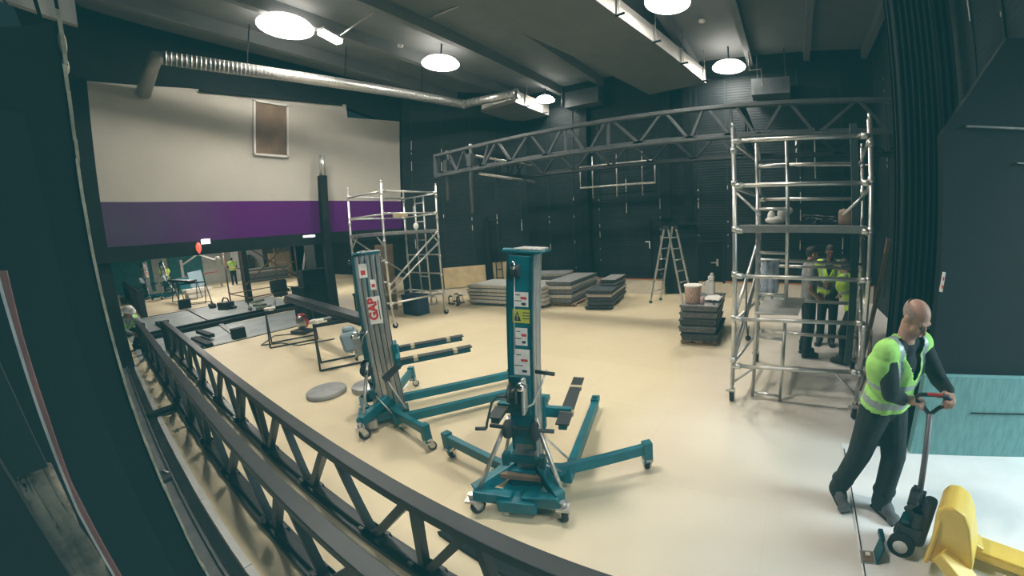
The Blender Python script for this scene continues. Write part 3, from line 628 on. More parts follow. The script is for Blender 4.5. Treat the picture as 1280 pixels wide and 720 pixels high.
# ================================================================ SCAFFOLD TOWERS
def ladder_frame(mb, x0, y0, x1, y1, z0, z1, rung0, step, r=.024):
    mb.tube((x0, y0, z0), (x0, y0, z1), r).tube((x1, y1, z0), (x1, y1, z1), r)
    z = rung0
    while z < z1 - .02: mb.tube((x0, y0, z), (x1, y1, z), r * .8); z += step
    return mb
def tower(label, corners, H, group, front_rails, braces, plat, frames_rungs, name='scaffold_tower', metal=alu, casters=True, loc=None):
    A, B, C, D = [V((*c, 0)) for c in corners]      # A-B front side, D-C rear side
    o = (A + B + C + D) / 4
    t = thing(name, label, 'scaffold', o, group=group); A -= o; B -= o; C -= o; D -= o
    z0 = .22
    for P in (A, B, C, D):
        l = MB().tube(P + V((0, 0, z0)), P + V((0, 0, H)), .026, n=12)
        for z in (.55, 1.05, 1.55, 2.05, 2.55, H - .25): l.tube(P + V((0, 0, z - .03)), P + V((0, 0, z + .03)), .036, n=12)
        l.tube(P + V((0, 0, H)), P + V((0, 0, H + .06)), .02)
        lo = l.build('leg_post', metal, t)
        if casters:
            MB().tube(P + V((0, 0, .13)), P + V((0, 0, .4)), .019).box(P + V((0, 0, .17)), (.07, .07, .03)).bar(P + V((-.03, 0, .16)), P + V((-.03, .03, .07)), .01, .05).bar(P + V((.03, 0, .16)), P + V((.03, .03, .07)), .01, .05).box(P + V((-.05, .0, .15)), (.05, .03, .02)).build('caster', galv, lo)
            MB().lathe([(.02, -.024), (.062, -.024), (.07, -.015), (.07, .015), (.062, .024), (.02, .024)], P + V((0, .03, .07)), (1, 0, 0), 18).build('wheel', rubber if metal is not rust else rust, lo)
    def rail(p, q, za, zb, r=.023):
        a = p + V((0, 0, za)); b = q + V((0, 0, zb)); d = (b - a).normalized()
        MB().tube(a + d * .03, b - d * .03, r).tube(a, a + d * .09, r * 1.45).tube(b - d * .09, b, r * 1.45).build('brace', metal, t)
    for pq, za, zb in front_rails + braces: 
        P = {'A': A, 'B': B, 'C': C, 'D': D}; rail(P[pq[0]], P[pq[1]], za, zb)
    for pq, zs in frames_rungs:
        P = {'A': A, 'B': B, 'C': C, 'D': D}
        for z in zs: MB().tube(P[pq[0]] + V((0, 0, z)), P[pq[1]] + V((0, 0, z)), .021).build('rung', metal, t)
    if plat:
        z, f0, f1 = plat
        def lerp(a, b, f): return a.lerp(b, f)
        q = [lerp(A, B, f0), lerp(A, B, f1), lerp(D, C, f1), lerp(D, C, f0)]
        MB().prism([p + V((0, 0, z)) for p in q], (0, 0, 0), (0, 0, .045)).build('platform', boardg, t)
        m = MB()
        for a, b in ((q[0], q[1]), (q[3], q[2]), (q[0], q[3]), (q[1], q[2])): m.bar(a + V((0, 0, z)), b + V((0, 0, z)), .05, .07)
        m.build('platform_frame', metal, t)
    return t, A, B, C, D
tA, A, B, C, D = tower('tall aluminium scaffold tower on castors beside the walking worker', [(-.57, 4.10), (.84, 3.93), (1.04, 5.42), (-.40, 5.52)], 3.16, 'scaffold towers',
    [('AB', 3.01, 2.99), ('AB', 2.52, 2.52), ('AB', 2.03, 2.04), ('AB', 1.53, 1.55), ('AB', 1.04, 1.10), ('AB', .47, .56), ('DC', 2.95, 2.95), ('DC', 2.46, 2.46), ('DC', 1.50, 1.50), ('DC', 1.0, 1.0), ('DC', .5, .5), ('DC', 2.02, 2.02)],
    [('AD', 1.05, 1.95), ('AD', .5, 1.5), ('BC', 1.05, 1.95), ('BC', .55, 1.3)], (2.05, .04, .97), [('AD', (.5, 1.0, 2.5, 3.0)), ('BC', (.5, 1.0, 1.5, 2.0, 2.5, 3.0))])
# built-in climbing frame and knee braces of the near tower
l1, l2 = A.lerp(B, .165) + V((0.0, .24, 0)), A.lerp(B, .405) + V((0, .22, 0))
m = MB().tube(l1 + V((0, 0, .0)), l1 + V((0, 0, 3.02)), .022).tube(l2 + V((0, 0, .0)), l2 + V((0, 0, .98)), .02).tube(l2 + V((0, 0, 1.25)), l2 + V((0, 0, 3.02)), .022)
for z in (.06, .78, 1.30, 1.78, 2.27, 2.75): m.tube(l1 + V((0, 0, z)), l2 + V((0, 0, z)), .019)
m.build('climbing_frame', alu, tA)
for P, Q, za, zb in ((A, B, .25, .5), (B, A, .28, .55), (A, B, 2.2, 2.46), (B, A, 2.2, 2.46)):
    MB().tube(P + V((0, 0, za if za < 1 else zb)), P.lerp(Q, .2) + V((0, 0, zb if za < 1 else za)), .014).build('knee_brace', alu, tA)
MB().tube(A + V((-.02, .1, .62)), D + V((0, 0, 1.55)), .02).build('diagonal_brace', alud, tA)
tag(MB().bar((.82, 4.62, .40), (.785, 4.58, 3.28), .085, .05).build('dark_plank', posttg), 'long dark plank fixed upright inside the right side of the near tower', 'plank')
tag(MB().bar((1.08, 5.2, .03), (1.15, 4.4, 1.95), .05, .04).build('wood_batten', brown), 'brown batten leaning inside the right end of the near tower', 'batten')
tag(MB().path([(1.03, 4.45, .9), (1.05, 4.4, .5), (1.0, 4.5, .1), (1.06, 4.55, .35), (1.04, 4.5, .85)], .015).build('hanging_strap', brown), 'brown loop of strap hanging in the right end of the near tower', 'strap')
# white board resting on the lower rails, hung cloth, platform clutter
tag(MB().prism([(-.34, 4.16, 1.085), (.14, 4.13, 1.105), (.27, 5.44, 1.035), (-.30, 5.47, 1.035)], (0, 0, 0), (0, 0, .018)).build('white_board', boardl), 'pale grey board laid flat across the lower rails of the near tower', 'board')
rows = []
for i in range(9):
    z = 1.64 - i * .05; rows.append([V((-.33 + .225 * j / 8 + .006 * math.sin(i * 2 + j), 4.86 + .02 * math.sin(j * 2.2) + (.03 if i == 0 else 0) * 1, z - (.035 * ((j * 3) % 4) if i == 8 else 0))) for j in range(9)])
tag(MB().grid(rows).build('draped_cloth', cloth, solid=.02), 'pale blue cloth hung over a rail in the near tower', 'cloth')
tag(MB().tube((-.34, 4.87, 1.645), (1.0, 5.0, 1.60), .022).build('loose_rail', alu), 'pale loose rail carrying the blue cloth inside the near tower', 'rail')
MBx = MB().ball((-.15, 4.75, 2.15), (.13, .10, .05)).ball((-.07, 4.77, 2.21), (.06, .06, .10)).ball((-.0, 4.78, 2.27), (.07, .05, .05)).ball((-.2, 4.74, 2.19), (.05, .05, .08))
tag(MBx.build('plastic_bag', whitep), 'crumpled white plastic bag on the upper platform of the near tower', 'bag')
m = MB(); rnd = random.Random(9)
for k in range(9):
    cx, cy = .38 + rnd.uniform(-.12, .16), 4.85 + rnd.uniform(-.1, .1); rr = rnd.uniform(.06, .13)
    m.path([(cx + rr * math.cos(a * .5), cy + rr * math.sin(a * .5), 2.115 + .011 * k + .01 * math.sin(a)) for a in range(13)], .010, 6)
tag(m.build('cable_coil', dkpl), 'heap of coiled black cable on the upper platform of the near tower', 'cable')
tag(MB().lathe([(.001, 0), (.10, 0), (.115, .03), (.115, .16), (.10, .19), (.03, .2), (.001, .2)], (.76, 4.95, 2.10), n=18).build('cable_drum', brown), 'brown drum beside the black cable on the upper platform', 'drum')
tag(MB().lathe([(.001, 0), (.022, 0), (.022, .09), (.01, .11), (.001, .11)], (.90, 4.7, 2.10), n=12).build('small_bottle', white), 'small white bottle on the upper platform by the dark plank', 'bottle')
tag(MB().path([(-.46, 4.3, 1.5), (-.455, 4.28, 1.0), (-.43, 4.35, .75), (-.44, 4.5, .85)], .008).ball((-.43, 4.36, .74), .035).build('dangling_lead', dkpl), 'thin black cord with a plug hanging on the left of the near tower', 'cord')
# rear scaffold
tB, A2, B2_, C2, D2 = tower('aluminium scaffold tower standing before the purple band, behind the lettered lift', [(-9.75, 4.72), (-8.35, 4.85), (-8.35, 6.42), (-9.9, 6.45)], 3.38, 'scaffold towers',
    [('BC', 3.2, 3.2), ('BC', 2.68, 2.68), ('BC', .6, .58), ('AD', 3.2, 3.2), ('AD', 2.65, 2.65), ('AD', .6, .6)], [('BC', 1.0, 2.2), ('AD', 2.2, 1.0), ('BC', .85, 1.9)], (2.22, .02, .98),
    [('AB', (.6, 1.1, 1.6, 2.66, 3.18)), ('DC', (.6, 1.1, 1.6, 2.2, 2.66, 3.18))])
m = ladder_frame(MB(), D2.x + .55, D2.y, D2.x + .95, D2.y, .25, 3.2, .5, .5, .022); m.build('climbing_frame', alu, tB)
for P, Q in ((A2, B2_), (B2_, A2), (C2, D2)): MB().tube(P + V((0, 0, 1.9)), P.lerp(Q, .2) + V((0, 0, 2.18)), .016).build('knee_brace', alu, tB)
tag(MB().box((-8.62, 5.5, 2.64), (.10, .36, .07)).build('wood_block', tan), 'small pale wooden block on the middle rail of the rear scaffold', 'block')
tag(MB().ball((-9.0, 6.2, 2.38), (.07, .07, .09)).build('work_lamp', white), 'small white lamp on the rear scaffold platform', 'lamp')

# ================================================================ STACKED DECKS
def deck(x0, y0, ang, L, W, z, th, edge, top, label, group, name='stage_deck', proto={}):
    key = (L, W, th, edge.name, top.name)
    if key in proto:
        return dup(proto[key], label, (x0, y0, z), ang, group)
    t = thing(name, label, 'deck', (x0, y0, z), ang, group)
    m = MB().box((L / 2, W / 2, th * .60), (L, W, th * .64)); MBt = MB().box((L / 2, W / 2, th * .15), (L - .05, W - .05, th * .3))
    m.box((L / 2, -.008, th * .86), (L + .03, .02, th * .2)).box((L + .008, W / 2, th * .86), (.02, W + .03, th * .2)).box((-.008, W / 2, th * .86), (.02, W + .03, th * .2))
    m.build('frame', edge, t); MBt.build('underframe', edged, t); MB().box((L / 2, W / 2, th * .92), (L - .01, W - .01, th * .16)).build('top_panel', top, t)
    proto[key] = t; return t
def pallet(x0, y0, ang, L, W, label, h=.12, m_=wood):
    t = thing('pallet', label, 'pallet', (x0, y0, 0), ang)
    for k in range(3):
        MB().box((L / 2, W * (.08 + .42 * k), .015), (L, .1, .03)).build('bottom_board', m_, t)
        for j in range(3): MB().box((L * (.06 + .44 * j), W * (.08 + .42 * k), .03 + (h - .05) / 2), (.12, .1, h - .05)).build('block', m_, t)
    for k in range(6): MB().box((L * (.06 + .176 * k), W / 2, h - .01), (L * .13, W, .02)).build('deck_board', m_, t)
    return t
def stack(label, x0, y0, ang, L, W, h0, n, th, edge, top, jit=.03, seed=1, spec=None, alt=None):
    rnd = random.Random(seed); z = h0; c, s_ = math.cos(ang), math.sin(ang); names = ['bottom', 'second', 'third', 'fourth', 'fifth', 'sixth', 'seventh']
    for k in range(n):
        a = ang + rnd.uniform(-.012, .012); ox, oy = rnd.uniform(-jit, jit), rnd.uniform(-jit, jit)
        nm = 'topmost' if k == n - 1 else (names[k] if k == 0 else names[k] + ' from the floor')
        e, tp = (edge, top) if not alt or k not in alt else alt[k]
        deck(x0 + ox, y0 + oy, a, L, W, z, th, e, tp, label % nm, (label % '').replace('  ', ' ').strip())
        z += th + .004
    return z
angA = math.atan2(.25, 2.6)
pallet(-8.55, 7.6, angA, 2.4, 1.1, 'low pallet under the long pale deck stack left of the near lift mast', .07, boardg)
stack('pale stage deck, %s, long stack behind the near lift', -8.66, 7.55, angA, 2.62, 1.2, .07, 5, .102, edgel, boardl, .035, 2)
stack('grey stage deck, %s, rearmost stack half hidden behind the near lift', -7.95, 9.12, R(18), 1.5, .95, .0, 6, .115, edgeg, boardg, .04, 3, alt={5: (edgel, boardg)})
pallet(-6.08, 8.14, R(8), .72, 1.5, 'wooden pallet under the middle deck stack', .09)
stack('grey stage deck, %s, middle stack right of the near lift', -6.12, 8.1, R(8), .74, 1.9, .09, 5, .118, edgeg, boardg, .02, 4, alt={1: (edgel, boardg), 3: (edgel, boardg)})
pallet(-4.88, 7.98, R(16), .70, 2.0, 'dark low pallet under the dark stack near the folding ladder', .09, edged)
zt = stack('dark stage deck, %s, dark stack near the folding ladder', -4.86, 8.06, R(13), .66, 1.75, .10, 4, .10, edged, boardd, .03, 5, alt={2: (edgel, boardd)})
stack('narrow grey panel, %s, small pile on the dark stack', -4.82, 8.75, R(10), .42, 1.1, zt, 3, .055, edgeg, boardg, .02, 6, alt={1: (edged, boardg)})
pallet(-1.77, 6.05, R(4), .62, 1.25, 'wooden pallet under the dark deck stack with bottles near the tower', .09)
zE = stack('dark grey stage deck, %s, stack carrying the patterned bucket', -1.78, 6.04, R(4), .63, 1.3, .09, 5, .124, edgeg, boardg, .02, 8, alt={0: (edged, boardd), 2: (edged, boardg)})
# things on that stack
pat = bpy.data.materials.new('woven_pink_white'); pat.use_nodes = True
nt = pat.node_tree; ck = nt.nodes.new('ShaderNodeTexBrick'); ck.inputs['Scale'].default_value = 14; ck.inputs['Color1'].default_value = (.70, .55, .47, 1); ck.inputs['Color2'].default_value = (.72, .62, .55, 1); ck.inputs['Mortar'].default_value = (.48, .24, .20, 1); ck.inputs['Mortar Size'].default_value = .05
tcn = nt.nodes.new('ShaderNodeTexCoord'); nt.links.new(tcn.outputs['Generated'], ck.inputs['Vector']); nt.links.new(ck.outputs['Color'], nt.nodes['Principled BSDF'].inputs['Base Color'])
t = thing('bucket', 'round pink and white patterned bucket on the dark deck stack', 'bucket', (-1.60, 6.24, zE))
MB().lathe([(.001, 0), (.135, 0), (.15, .31), (.155, .32), (.14, .32), (.13, .02), (.001, .02)], n=28).build('body', pat, t); MB().lathe([(.15, .30), (.162, .305), (.162, .33), (.15, .33)], n=28).build('rim', white, t)
t = thing('white_jug', 'tall white plastic jug behind the papers on the deck stack', 'jug', (-1.47, 7.1, zE))
MB().box((0, 0, .14), (.17, .15, .28)).box((.02, 0, .33), (.12, .13, .10)).build('body', white, t, bevel=.03); MB().tube((.03, 0, .38), (.03, 0, .43), .03).build('cap', white, t); MB().path([(-.085, 0, .26), (-.13, 0, .22), (-.12, 0, .12), (-.085, 0, .08)], .014).build('handle', white, t)
rows = [[V((-1.45 + .30 * i / 8, 6.33 + .42 * j / 8, zE + .03 + .055 * abs(math.sin(i * 1.3 + j * .9)) * math.exp(-((i - 4) ** 2 + (j - 4) ** 2) / 26))) for j in range(9)] for i in range(9)]
tag(MB().grid(rows).build('crumpled_sheet', whitep, solid=.006), 'crumpled white plastic sheet on the dark deck stack', 'sheet')
tag(MB().lathe([(.001, 0), (.04, 0), (.042, .10), (.03, .13), (.001, .13)], (-1.42, 6.18, zE), n=14).build('small_tub', mat('pink_tub', (.62, .42, .40), .6)), 'small pink tub beside the patterned bucket', 'tub')
tag(MB().box((-1.34, 6.9, zE + .008), (.2, .3, .012), rz=.5).build('paper_sheet', whitep), 'flat paper at the back of the dark deck stack', 'paper')
tag(MB().path([(-1.20, 6.12, zE + .02), (-1.25, 6.3, zE + .025), (-1.20, 6.6, zE + .02), (-1.24, 6.95, zE + .03)], .012).build('black_strap', dkpl), 'black strap along the edge of the dark deck stack', 'strap')

# ================================================================ FOLDING LADDER
t = thing('folding_ladder', 'aluminium folding ladder standing open before the dark doorway', 'ladder', (-3.0, 9.35, 0), R(-16))
H_, sp, wd = 2.06, .52, .38
for s_, nm in ((-1, 'left'), (1, 'right')):
    sec = MB().box((s_ * .05, -wd / 2, H_ - .02), (.12, .05, .10)).build('hinge', dkpl, t)
    m = MB()
    for yy in (-wd / 2, wd / 2):
        MB().bar((s_ * sp, yy * 1.25, .05), (s_ * .05, yy, H_), .055, .03, up=(0, 1, 0)).build('rail', alu, t, bevel=.006)
        MB().box((s_ * sp, yy * 1.25, .035), (.07, .05, .07)).build('foot', mat('ladder_foot', (.05, .12, .09), .7) if 'ladder_foot' not in MATS else MATS['ladder_foot'], t)
    for i in range(1, 7):
        f = i / 7; x = s_ * (sp + (.05 - sp) * f); q = 1.25 - .25 * f
        MB().tube((x, -wd / 2 * q, .05 + (H_ - .05) * f), (x, wd / 2 * q, .05 + (H_ - .05) * f), .016).build('rung', alu, t)
MB().box((.05, wd / 2, H_ - .02), (.12, .05, .10)).build('hinge', dkpl, t)

# ================================================================ TRESTLES, BEAM, TOOLS
def trestle(label, x, y, rz, L=1.0, H=.74, top=True, m_=trussm, group='steel trestles by the near hall pit'):
    t = thing('trestle', label, 'trestle', (x, y, 0), rz, group)
    MB().bar((-L / 2, 0, H), (L / 2, 0, H), .05, .06).build('top_bar', m_, t)
    for sx in (-1, 1):
        for sy in (-1, 1): MB().bar((sx * L / 2 * .96, 0, H), (sx * L / 2, sy * .26, .015), .028).build('leg', m_, t)
    for sy in (-1, 1): MB().bar((-L / 2, sy * .26, .02), (L / 2, sy * .26, .02), .028).build('foot_rail', m_, t)
    return t
trestle('black steel trestle standing beside the pit, left of the lettered lift', -9.72, 3.0, R(70), 1.0)
trestle('black steel trestle next to the lettered lift, nearer one of the two', -6.95, 2.98, R(66), .95)
def beam_on(label, a, b, name='steel_channel', w_=.16, h_=.12):
    return tag(MB().bar(a, b, w_, h_).bar(V(a) + V((0, 0, .06)), V(b) + V((0, 0, .06)), w_ * 1.3, .02).bar(V(a) - V((0, 0, .06)), V(b) - V((0, 0, .06)), w_ * 1.3, .02).build(name, trussm), label, 'beam')
beam_on('black steel beam laid across the two near trestles', (-10.9, 3.42, .86), (-5.95, 2.95, .86))
for (x, y, lab) in ((-9.86, 2.62, 'white rag bundle on the end of the trestle beside the pit'), (-7.12, 2.60, 'white rag bundle on the end of the trestle beside the lettered lift')):
    tag(MB().box((x, y, .81), (.20, .13, .07), rz=.4).box((x + .06, y + .03, .83), (.18, .10, .05), rz=.9).build('rag_bundle', whitep, bevel=.02), lab, 'rag')
t = thing('chop_saw', 'red and black power saw on the floor behind the trestle by the pit', 'saw', (-10.45, 3.45, 0), R(20))
MB().box((0, 0, .05), (.5, .32, .08)).build('base', dkpl, t, bevel=.015); MB().lathe([(.001, -.012), (.17, -.012), (.17, .012), (.001, .012)], (.02, 0, .26), (0, 1, 0), 24).build('blade', alu, t)
MB().lathe([(.02, -.03), (.19, -.03), (.19, .03), (.02, .03)], (.02, .04, .30), (0, 1, 0), 20).build('guard', red, t); MB().lathe([(.06, -.1), (.07, 0), (.05, .1)], (-.06, .14, .30), (0, 1, 0), 14).build('motor', red, t); MB().path([(.1, .02, .42), (.22, .02, .44), (.26, .02, .36)], .02).build('handle', dkpl, t)
tag(MB().path([(-10.5, 3.3, .02), (-10.9, 2.9, .015), (-10.2, 2.4, .015), (-9.9, 2.75, .015), (-9.2, 2.9, .015), (-8.9, 3.6, .015)], .012).build('power_cable', dkpl), 'black power cable trailing from the red saw', 'cable')
# round weights
t = thing('round_plate', 'grey round plate lying flat on the floor behind the lettered lift', 'plate', (-5.78, 2.06, 0), group='round plates on the floor')
MB().lathe([(.001, 0), (.27, 0), (.285, .015), (.285, .06), (.27, .075), (.06, .075), (.05, .085), (.001, .085)], n=32).build('disc', boardg, t)
t = thing('round_plate', 'second grey round plate half under the lettered lift, behind the first', 'plate', (-5.35, 2.55, 0), group='round plates on the floor')
MB().lathe([(.001, 0), (.26, 0), (.275, .015), (.275, .06), (.26, .075), (.06, .075), (.05, .085), (.001, .085)], n=32).build('disc', alud, t); MB().tube((0, 0, .085), (0, 0, .13), .03).build('socket', dkpl, t)
tag(MB().box((-4.95, 2.62, .006), (.34, .5, .008), rz=.5).build('paper_sheet', whitep), 'white paper lying on the floor behind the lettered lift', 'paper')
# pit: beams, rails, blocks
t = thing('floor_beam', 'wide black steel beam lying across the grey floor panels', 'beam', (-14.85, 2.75, .0), R(4)); MB().box((0, 0, .06), (.5, 4.6, .12)).build('flange', black, t, bevel=.01); MB().box((0, 0, .15), (.12, 4.6, .08)).build('web', black, t)
tag(MB().box((-13.1, 2.35, .03), (2.9, .12, .05), rz=R(-3)).build('floor_rail', trussm), 'black rail running from the pit edge block to the floor beam', 'rail', 'rails in the grey floor')
tag(MB().box((-18.0, 2.4, .03), (5.6, .14, .05)).build('floor_rail', trussm), 'black rail beyond the floor beam running to the far block', 'rail', 'rails in the grey floor')
tag(MB().box((-11.75, 2.30, .13), (.24, .30, .26)).build('anchor_block', black), 'black block at the near edge of the grey floor panels', 'block', 'anchor blocks of the floor rails')
tag(MB().box((-21.4, 2.4, .18), (.3, .42, .36)).build('anchor_block', black), 'black block at the far edge of the grey floor panels', 'block', 'anchor blocks of the floor rails')
for i, (x, y, L_, rz_) in enumerate(((-12.2, 1.55, 1.5, 4), (-12.9, 1.15, 1.7, -3), (-12.9, 1.75, 1.2, 5), (-16.6, 1.2, 2.4, 2), (-11.9, 1.36, 1.0, 3))):
    tag(MB().box((x, y, .05 + (.07 if i == 2 else 0)), (L_, .14, .08), rz=R(rz_)).build('loose_steel_bar', black), ['loose black steel bar by the end of the inner lattice beam', 'long loose black bar between the lattice beam ends', 'loose black bar lying over the others by the pit edge', 'loose black bar beyond the floor beam, at the left', 'short loose black bar at the near pit edge'][i], 'bar', 'loose steel bars by the pit')
for i, (px, py) in enumerate(((-17.3, 4.3), (-16.4, 4.2), (-18.8, 4.6))): tag(MB().box((px, py, .05), (.5, .3, .09), rz=.2 + i).build('timber_offcut', mat('greenish_timber', (.12, .14, .09), .8) if 'greenish_timber' not in MATS else MATS['greenish_timber']), ['left greenish offcut on the grey floor panels', 'right greenish offcut on the grey floor panels', 'greenish offcut at the far edge of the floor panels'][i], 'offcut', 'timber offcuts on the grey floor')
# dark clutter around the tall post
def crate(label, x, y, z, sx, sy, sz, m_, rz=0, lid=None):
    t = thing('crate', label, 'crate', (x, y, z), rz); MB().box((0, 0, sz / 2), (sx, sy, sz)).build('body', m_, t, bevel=.015)
    MB().box((0, 0, sz - .03), (sx + .03, sy + .03, .05)).build('lid', lid or m_, t, bevel=.01); MB().box((0, -sy / 2 - .01, sz * .55), (sx * .3, .03, .04)).build('handle', dkpl, t); return t
crate('black flight case left of the tall post', -12.3, 4.55, 0, .8, .9, .95, black, .1)
crate('black crate stacked on the flight case by the tall post', -12.3, 4.65, .952, .7, .8, .45, black, -.1)
crate('low teal crate beside the black flight case', -13.3, 4.75, 0, .45, .5, .42, teald, .3)
crate('dark crate right of the tall post under the rear scaffold', -10.35, 5.35, 0, .6, .6, .7, dkteal, .2)
crate('blue steel box under the rear scaffold', -9.3, 6.15, 0, .7, .4, .55, mat('dark_blue_paint', (.012, .03, .06), .5), 0)
tag(MB().lathe([(.001, 0), (.2, 0), (.22, .05), (.22, .45), (.18, .5), (.001, .5)], (-14.2, 5.0, 0), n=20).build('blue_barrel', mat('pale_blue_plastic', (.20, .36, .46), .6)), 'small pale blue barrel left of the black flight case', 'barrel')
tag(MB().ball((-15.9, 5.1, .2), (.32, .32, .22)).ball((-15.7, 4.95, .3), (.2, .22, .14)).build('brown_sack', brown), 'brown sack on the floor before the rusty scaffold', 'sack')
tag(MB().box((-13.3, 4.6, .455), (.6, .3, .03), rz=.4).box((-13.2, 4.45, .47), (.4, .25, .03), rz=.9).build('white_offcut_sheet', whitep), 'white sheet lying over the low teal crate', 'sheet')
tag(MB().prism([(-10.55, 5.75, .1), (-9.95, 5.95, .1), (-9.95, 6.0, 1.95), (-10.55, 5.8, 1.95)], (0, 0, 0), (0, .03, 0)).build('leaning_plywood', brown), 'brown board standing behind the left legs of the rear scaffold', 'board')
tag(MB().box((-15.3, 5.75, 1.75), (1.0, .05, 1.1)).box((-15.7, 5.75, .62), (.05, .05, 1.24)).box((-15.4, 5.75, .62), (.05, .05, 1.24)).box((-15.0, 5.75, .62), (.05, .05, 1.24)).build('hanging_dark_panel', dkpl), 'dark panel on three thin legs left of the tall post', 'panel')
# tan boards against the corner wall, tools along the wall
def lean_board(label, f0, f1, z0, z1, m_, off=.10):
    a = cA.lerp(cB, f0); b = cA.lerp(cB, f1); n = V((dn.y, -dn.x, 0)); a = a + n * off; b = b + n * off
    return tag(MB().prism([(a.x, a.y, z0), (b.x, b.y, z0), (b.x - n.x * .06, b.y - n.y * .06, z1), (a.x - n.x * .06, a.y - n.y * .06, z1)], (0, 0, 0), n * .02).build('tan_board', m_), label, 'board', 'tan boards along the corner wall')
lean_board('long tan board along the corner wall, right of the rear scaffold', .28, .62, .32, 1.0, tan)
lean_board('shorter tan board along the corner wall beyond the dark strut', .68, .80, .36, 1.05, tan)
n_ = V((dn.y, -dn.x, 0)); pz = cA.lerp(cB, .65) + n_ * .16
tag(MB().box((pz.x, pz.y, 1.3), (.14, .1, 2.6), rz=R(50)).build('dark_strut', black), 'dark upright strut between the two tan boards', 'strut')
pz = cA.lerp(cB, .73) + n_ * .22
t = thing('step_ladder', 'small black step ladder leaning at the second tan board', 'ladder', pz, R(50)); m = MB()
for sx in (-.12, .12): m.bar((sx, 0, 0), (sx * .7, .12, 1.5), .03, .04)
m.build('rails', black, t)
for k in range(5): MB().bar((-.11, .02 * k, .25 + .28 * k), (.11, .02 * k, .25 + .28 * k), .03).build('rung', black, t)
for i, (x, y) in enumerate(((-9.35, 7.45), (-9.15, 7.65), (-8.98, 7.40), (-9.5, 7.8), (-9.9, 7.2))):
    t = thing('clamp', ['black clamp on the floor right of the rear scaffold castor', 'black clamp in the middle of the row by the deck stack', 'black clamp nearest the long deck stack', 'black clamp furthest back along the skirting', 'pale bracket under the rear scaffold edge'][i], 'clamp', (x, y, 0), i * 1.1, 'clamps along the skirting')
    mm = dkpl if i < 4 else alud
    MB().path([(-.1, 0, .02), (-.1, 0, .2), (-.04, 0, .26), (.08, 0, .24)], .022).build('frame', mm, t); MB().tube((.08, 0, .3), (.08, 0, .06), .014).build('screw', galv, t); MB().box((0, 0, .02), (.24, .08, .04)).build('foot', mm, t)
# foreground floor bits
tag(MB().prism([(-2.16, 1.20, .004), (-2.04, 1.34, .004), (-1.10, 1.28, .004), (-1.15, 1.12, .004)], (0, 0, 0), (0, 0, .035)).build('loose_steel_plate', black), 'flat black steel plate on the floor beyond the inner lattice beam', 'plate')
tag(MB().box((-7.32, .30, .06), (.16, .40, .05), rz=R(12)).box((-7.3, .14, .05), (.2, .05, .1)).build('floor_bracket', black), 'short black bracket across the edging strip', 'bracket')
t = thing('floor_socket', 'small black socket on the grey plank beside the dark board edge', 'socket', (-5.1, .035, .03)); MB().box((0, 0, .02), (.26, .10, .04)).build('body', dkpl, t, bevel=.008); MB().path([(-.08, 0, .05), (-.02, .01, .06), (.02, .03, .05)], .006).build('lead', white, t)
t = thing('floor_box', 'open floor box with an upturned black flap at the lower right', 'floor box', (.70, 1.98, .006))
MB().box((0, 0, .003), (.10, .11, .006)).build('rim', alud, t); MB().box((.0, 0, .008), (.075, .085, .004)).build('socket_plate', brown, t); MB().box((.0, .02, .011), (.03, .03, .006)).build('connector', white, t)
MB().prism([(.045, -.06, .008), (.045, .06, .008), (.075, .10, .11), (.075, -.02, .11)], (0, 0, 0), (.012, 0, 0)).box((.085, .11, .10), (.03, .10, .03)).build('flap', teald, t)
struct(MB().box((.665, 2.35, .008), (.008, 1.9, .004)), 'trim_19', black)
# ================================================================ PALLET TRUCK
t = thing('pallet_truck', 'yellow hand pallet truck with a black pump and upright pull handle', 'pallet truck', (1.05, 2.04, 0), R(-28))
# local +x = fork direction
sh = [(.0, -.16, .10), (.0, .16, .10), (.02, .16, .34), (.10, .11, .52), (.10, -.11, .52), (.02, -.16, .34)]
MB().prism([(.04, y, z) for _, y, z in sh], (0, 0, 0), (.035, 0, 0)).prism([(.02, -.13, .48), (.05, -.13, .535), (.11, -.13, .55), (.18, -.13, .52), (.23, -.13, .44), (.31, -.13, .22), (.33, -.13, .10), (.06, -.13, .10)], (0, 0, 0), (0, .26, 0)).build('chassis', yellow, t, bevel=.02)
for sy in (-1, 1):
    f = MB().box((.80, sy * .19, .115), (1.15, .155, .02)).box((.80, sy * (.19 - .068), .085), (1.15, .02, .06)).box((.80, sy * (.19 + .068), .085), (1.15, .02, .06)).prism([(1.375, sy * .19 - .078, .06), (1.375, sy * .19 + .078, .06), (1.375, sy * .19 + .078, .125), (1.375, sy * .19 - .078, .125)], (0, 0, 0), (.10, 0, -.03)).bar((.12, sy * .13, .22), (.34, sy * .19, .10), .14, .08).build('fork', yellow, t, bevel=.01)
    MB().lathe([(.01, -.04), (.04, -.04), (.04, .04), (.01, .04)], (1.22, sy * .19, .06), (0, 1, 0), 16).build('fork_roller', white, f)
    MB().lathe([(.03, -.025), (.085, -.025), (.09, -.015), (.09, .015), (.085, .025), (.03, .025)], (-.12, sy * .07, .09), (0, 1, 0), 22).build('steer_wheel', rubber, t)
    MB().lathe([(.005, -.027), (.05, -.027), (.05, .027), (.005, .027)], (-.12, sy * .07, .09), (0, 1, 0), 16).build('wheel_hub', white, t)
m = MB().tube((-.07, 0, .12), (-.07, 0, .36), .065).tube((-.03, .0, .1), (-.03, 0, .46), .045).box((-.10, 0, .20), (.16, .14, .10)).box((-.12, .05, .40), (.10, .05, .12)).tube((-.16, -.05, .36), (-.10, -.05, .44), .02).box((-.13, 0, .46), (.06, .14, .05))
m.build('pump', dkpl, t, bevel=.006); MB().box((-.14, .0, .29), (.05, .16, .03)).tube((-.16, -.07, .2), (-.16, .07, .2), .018).build('pump_yoke', teald, t)
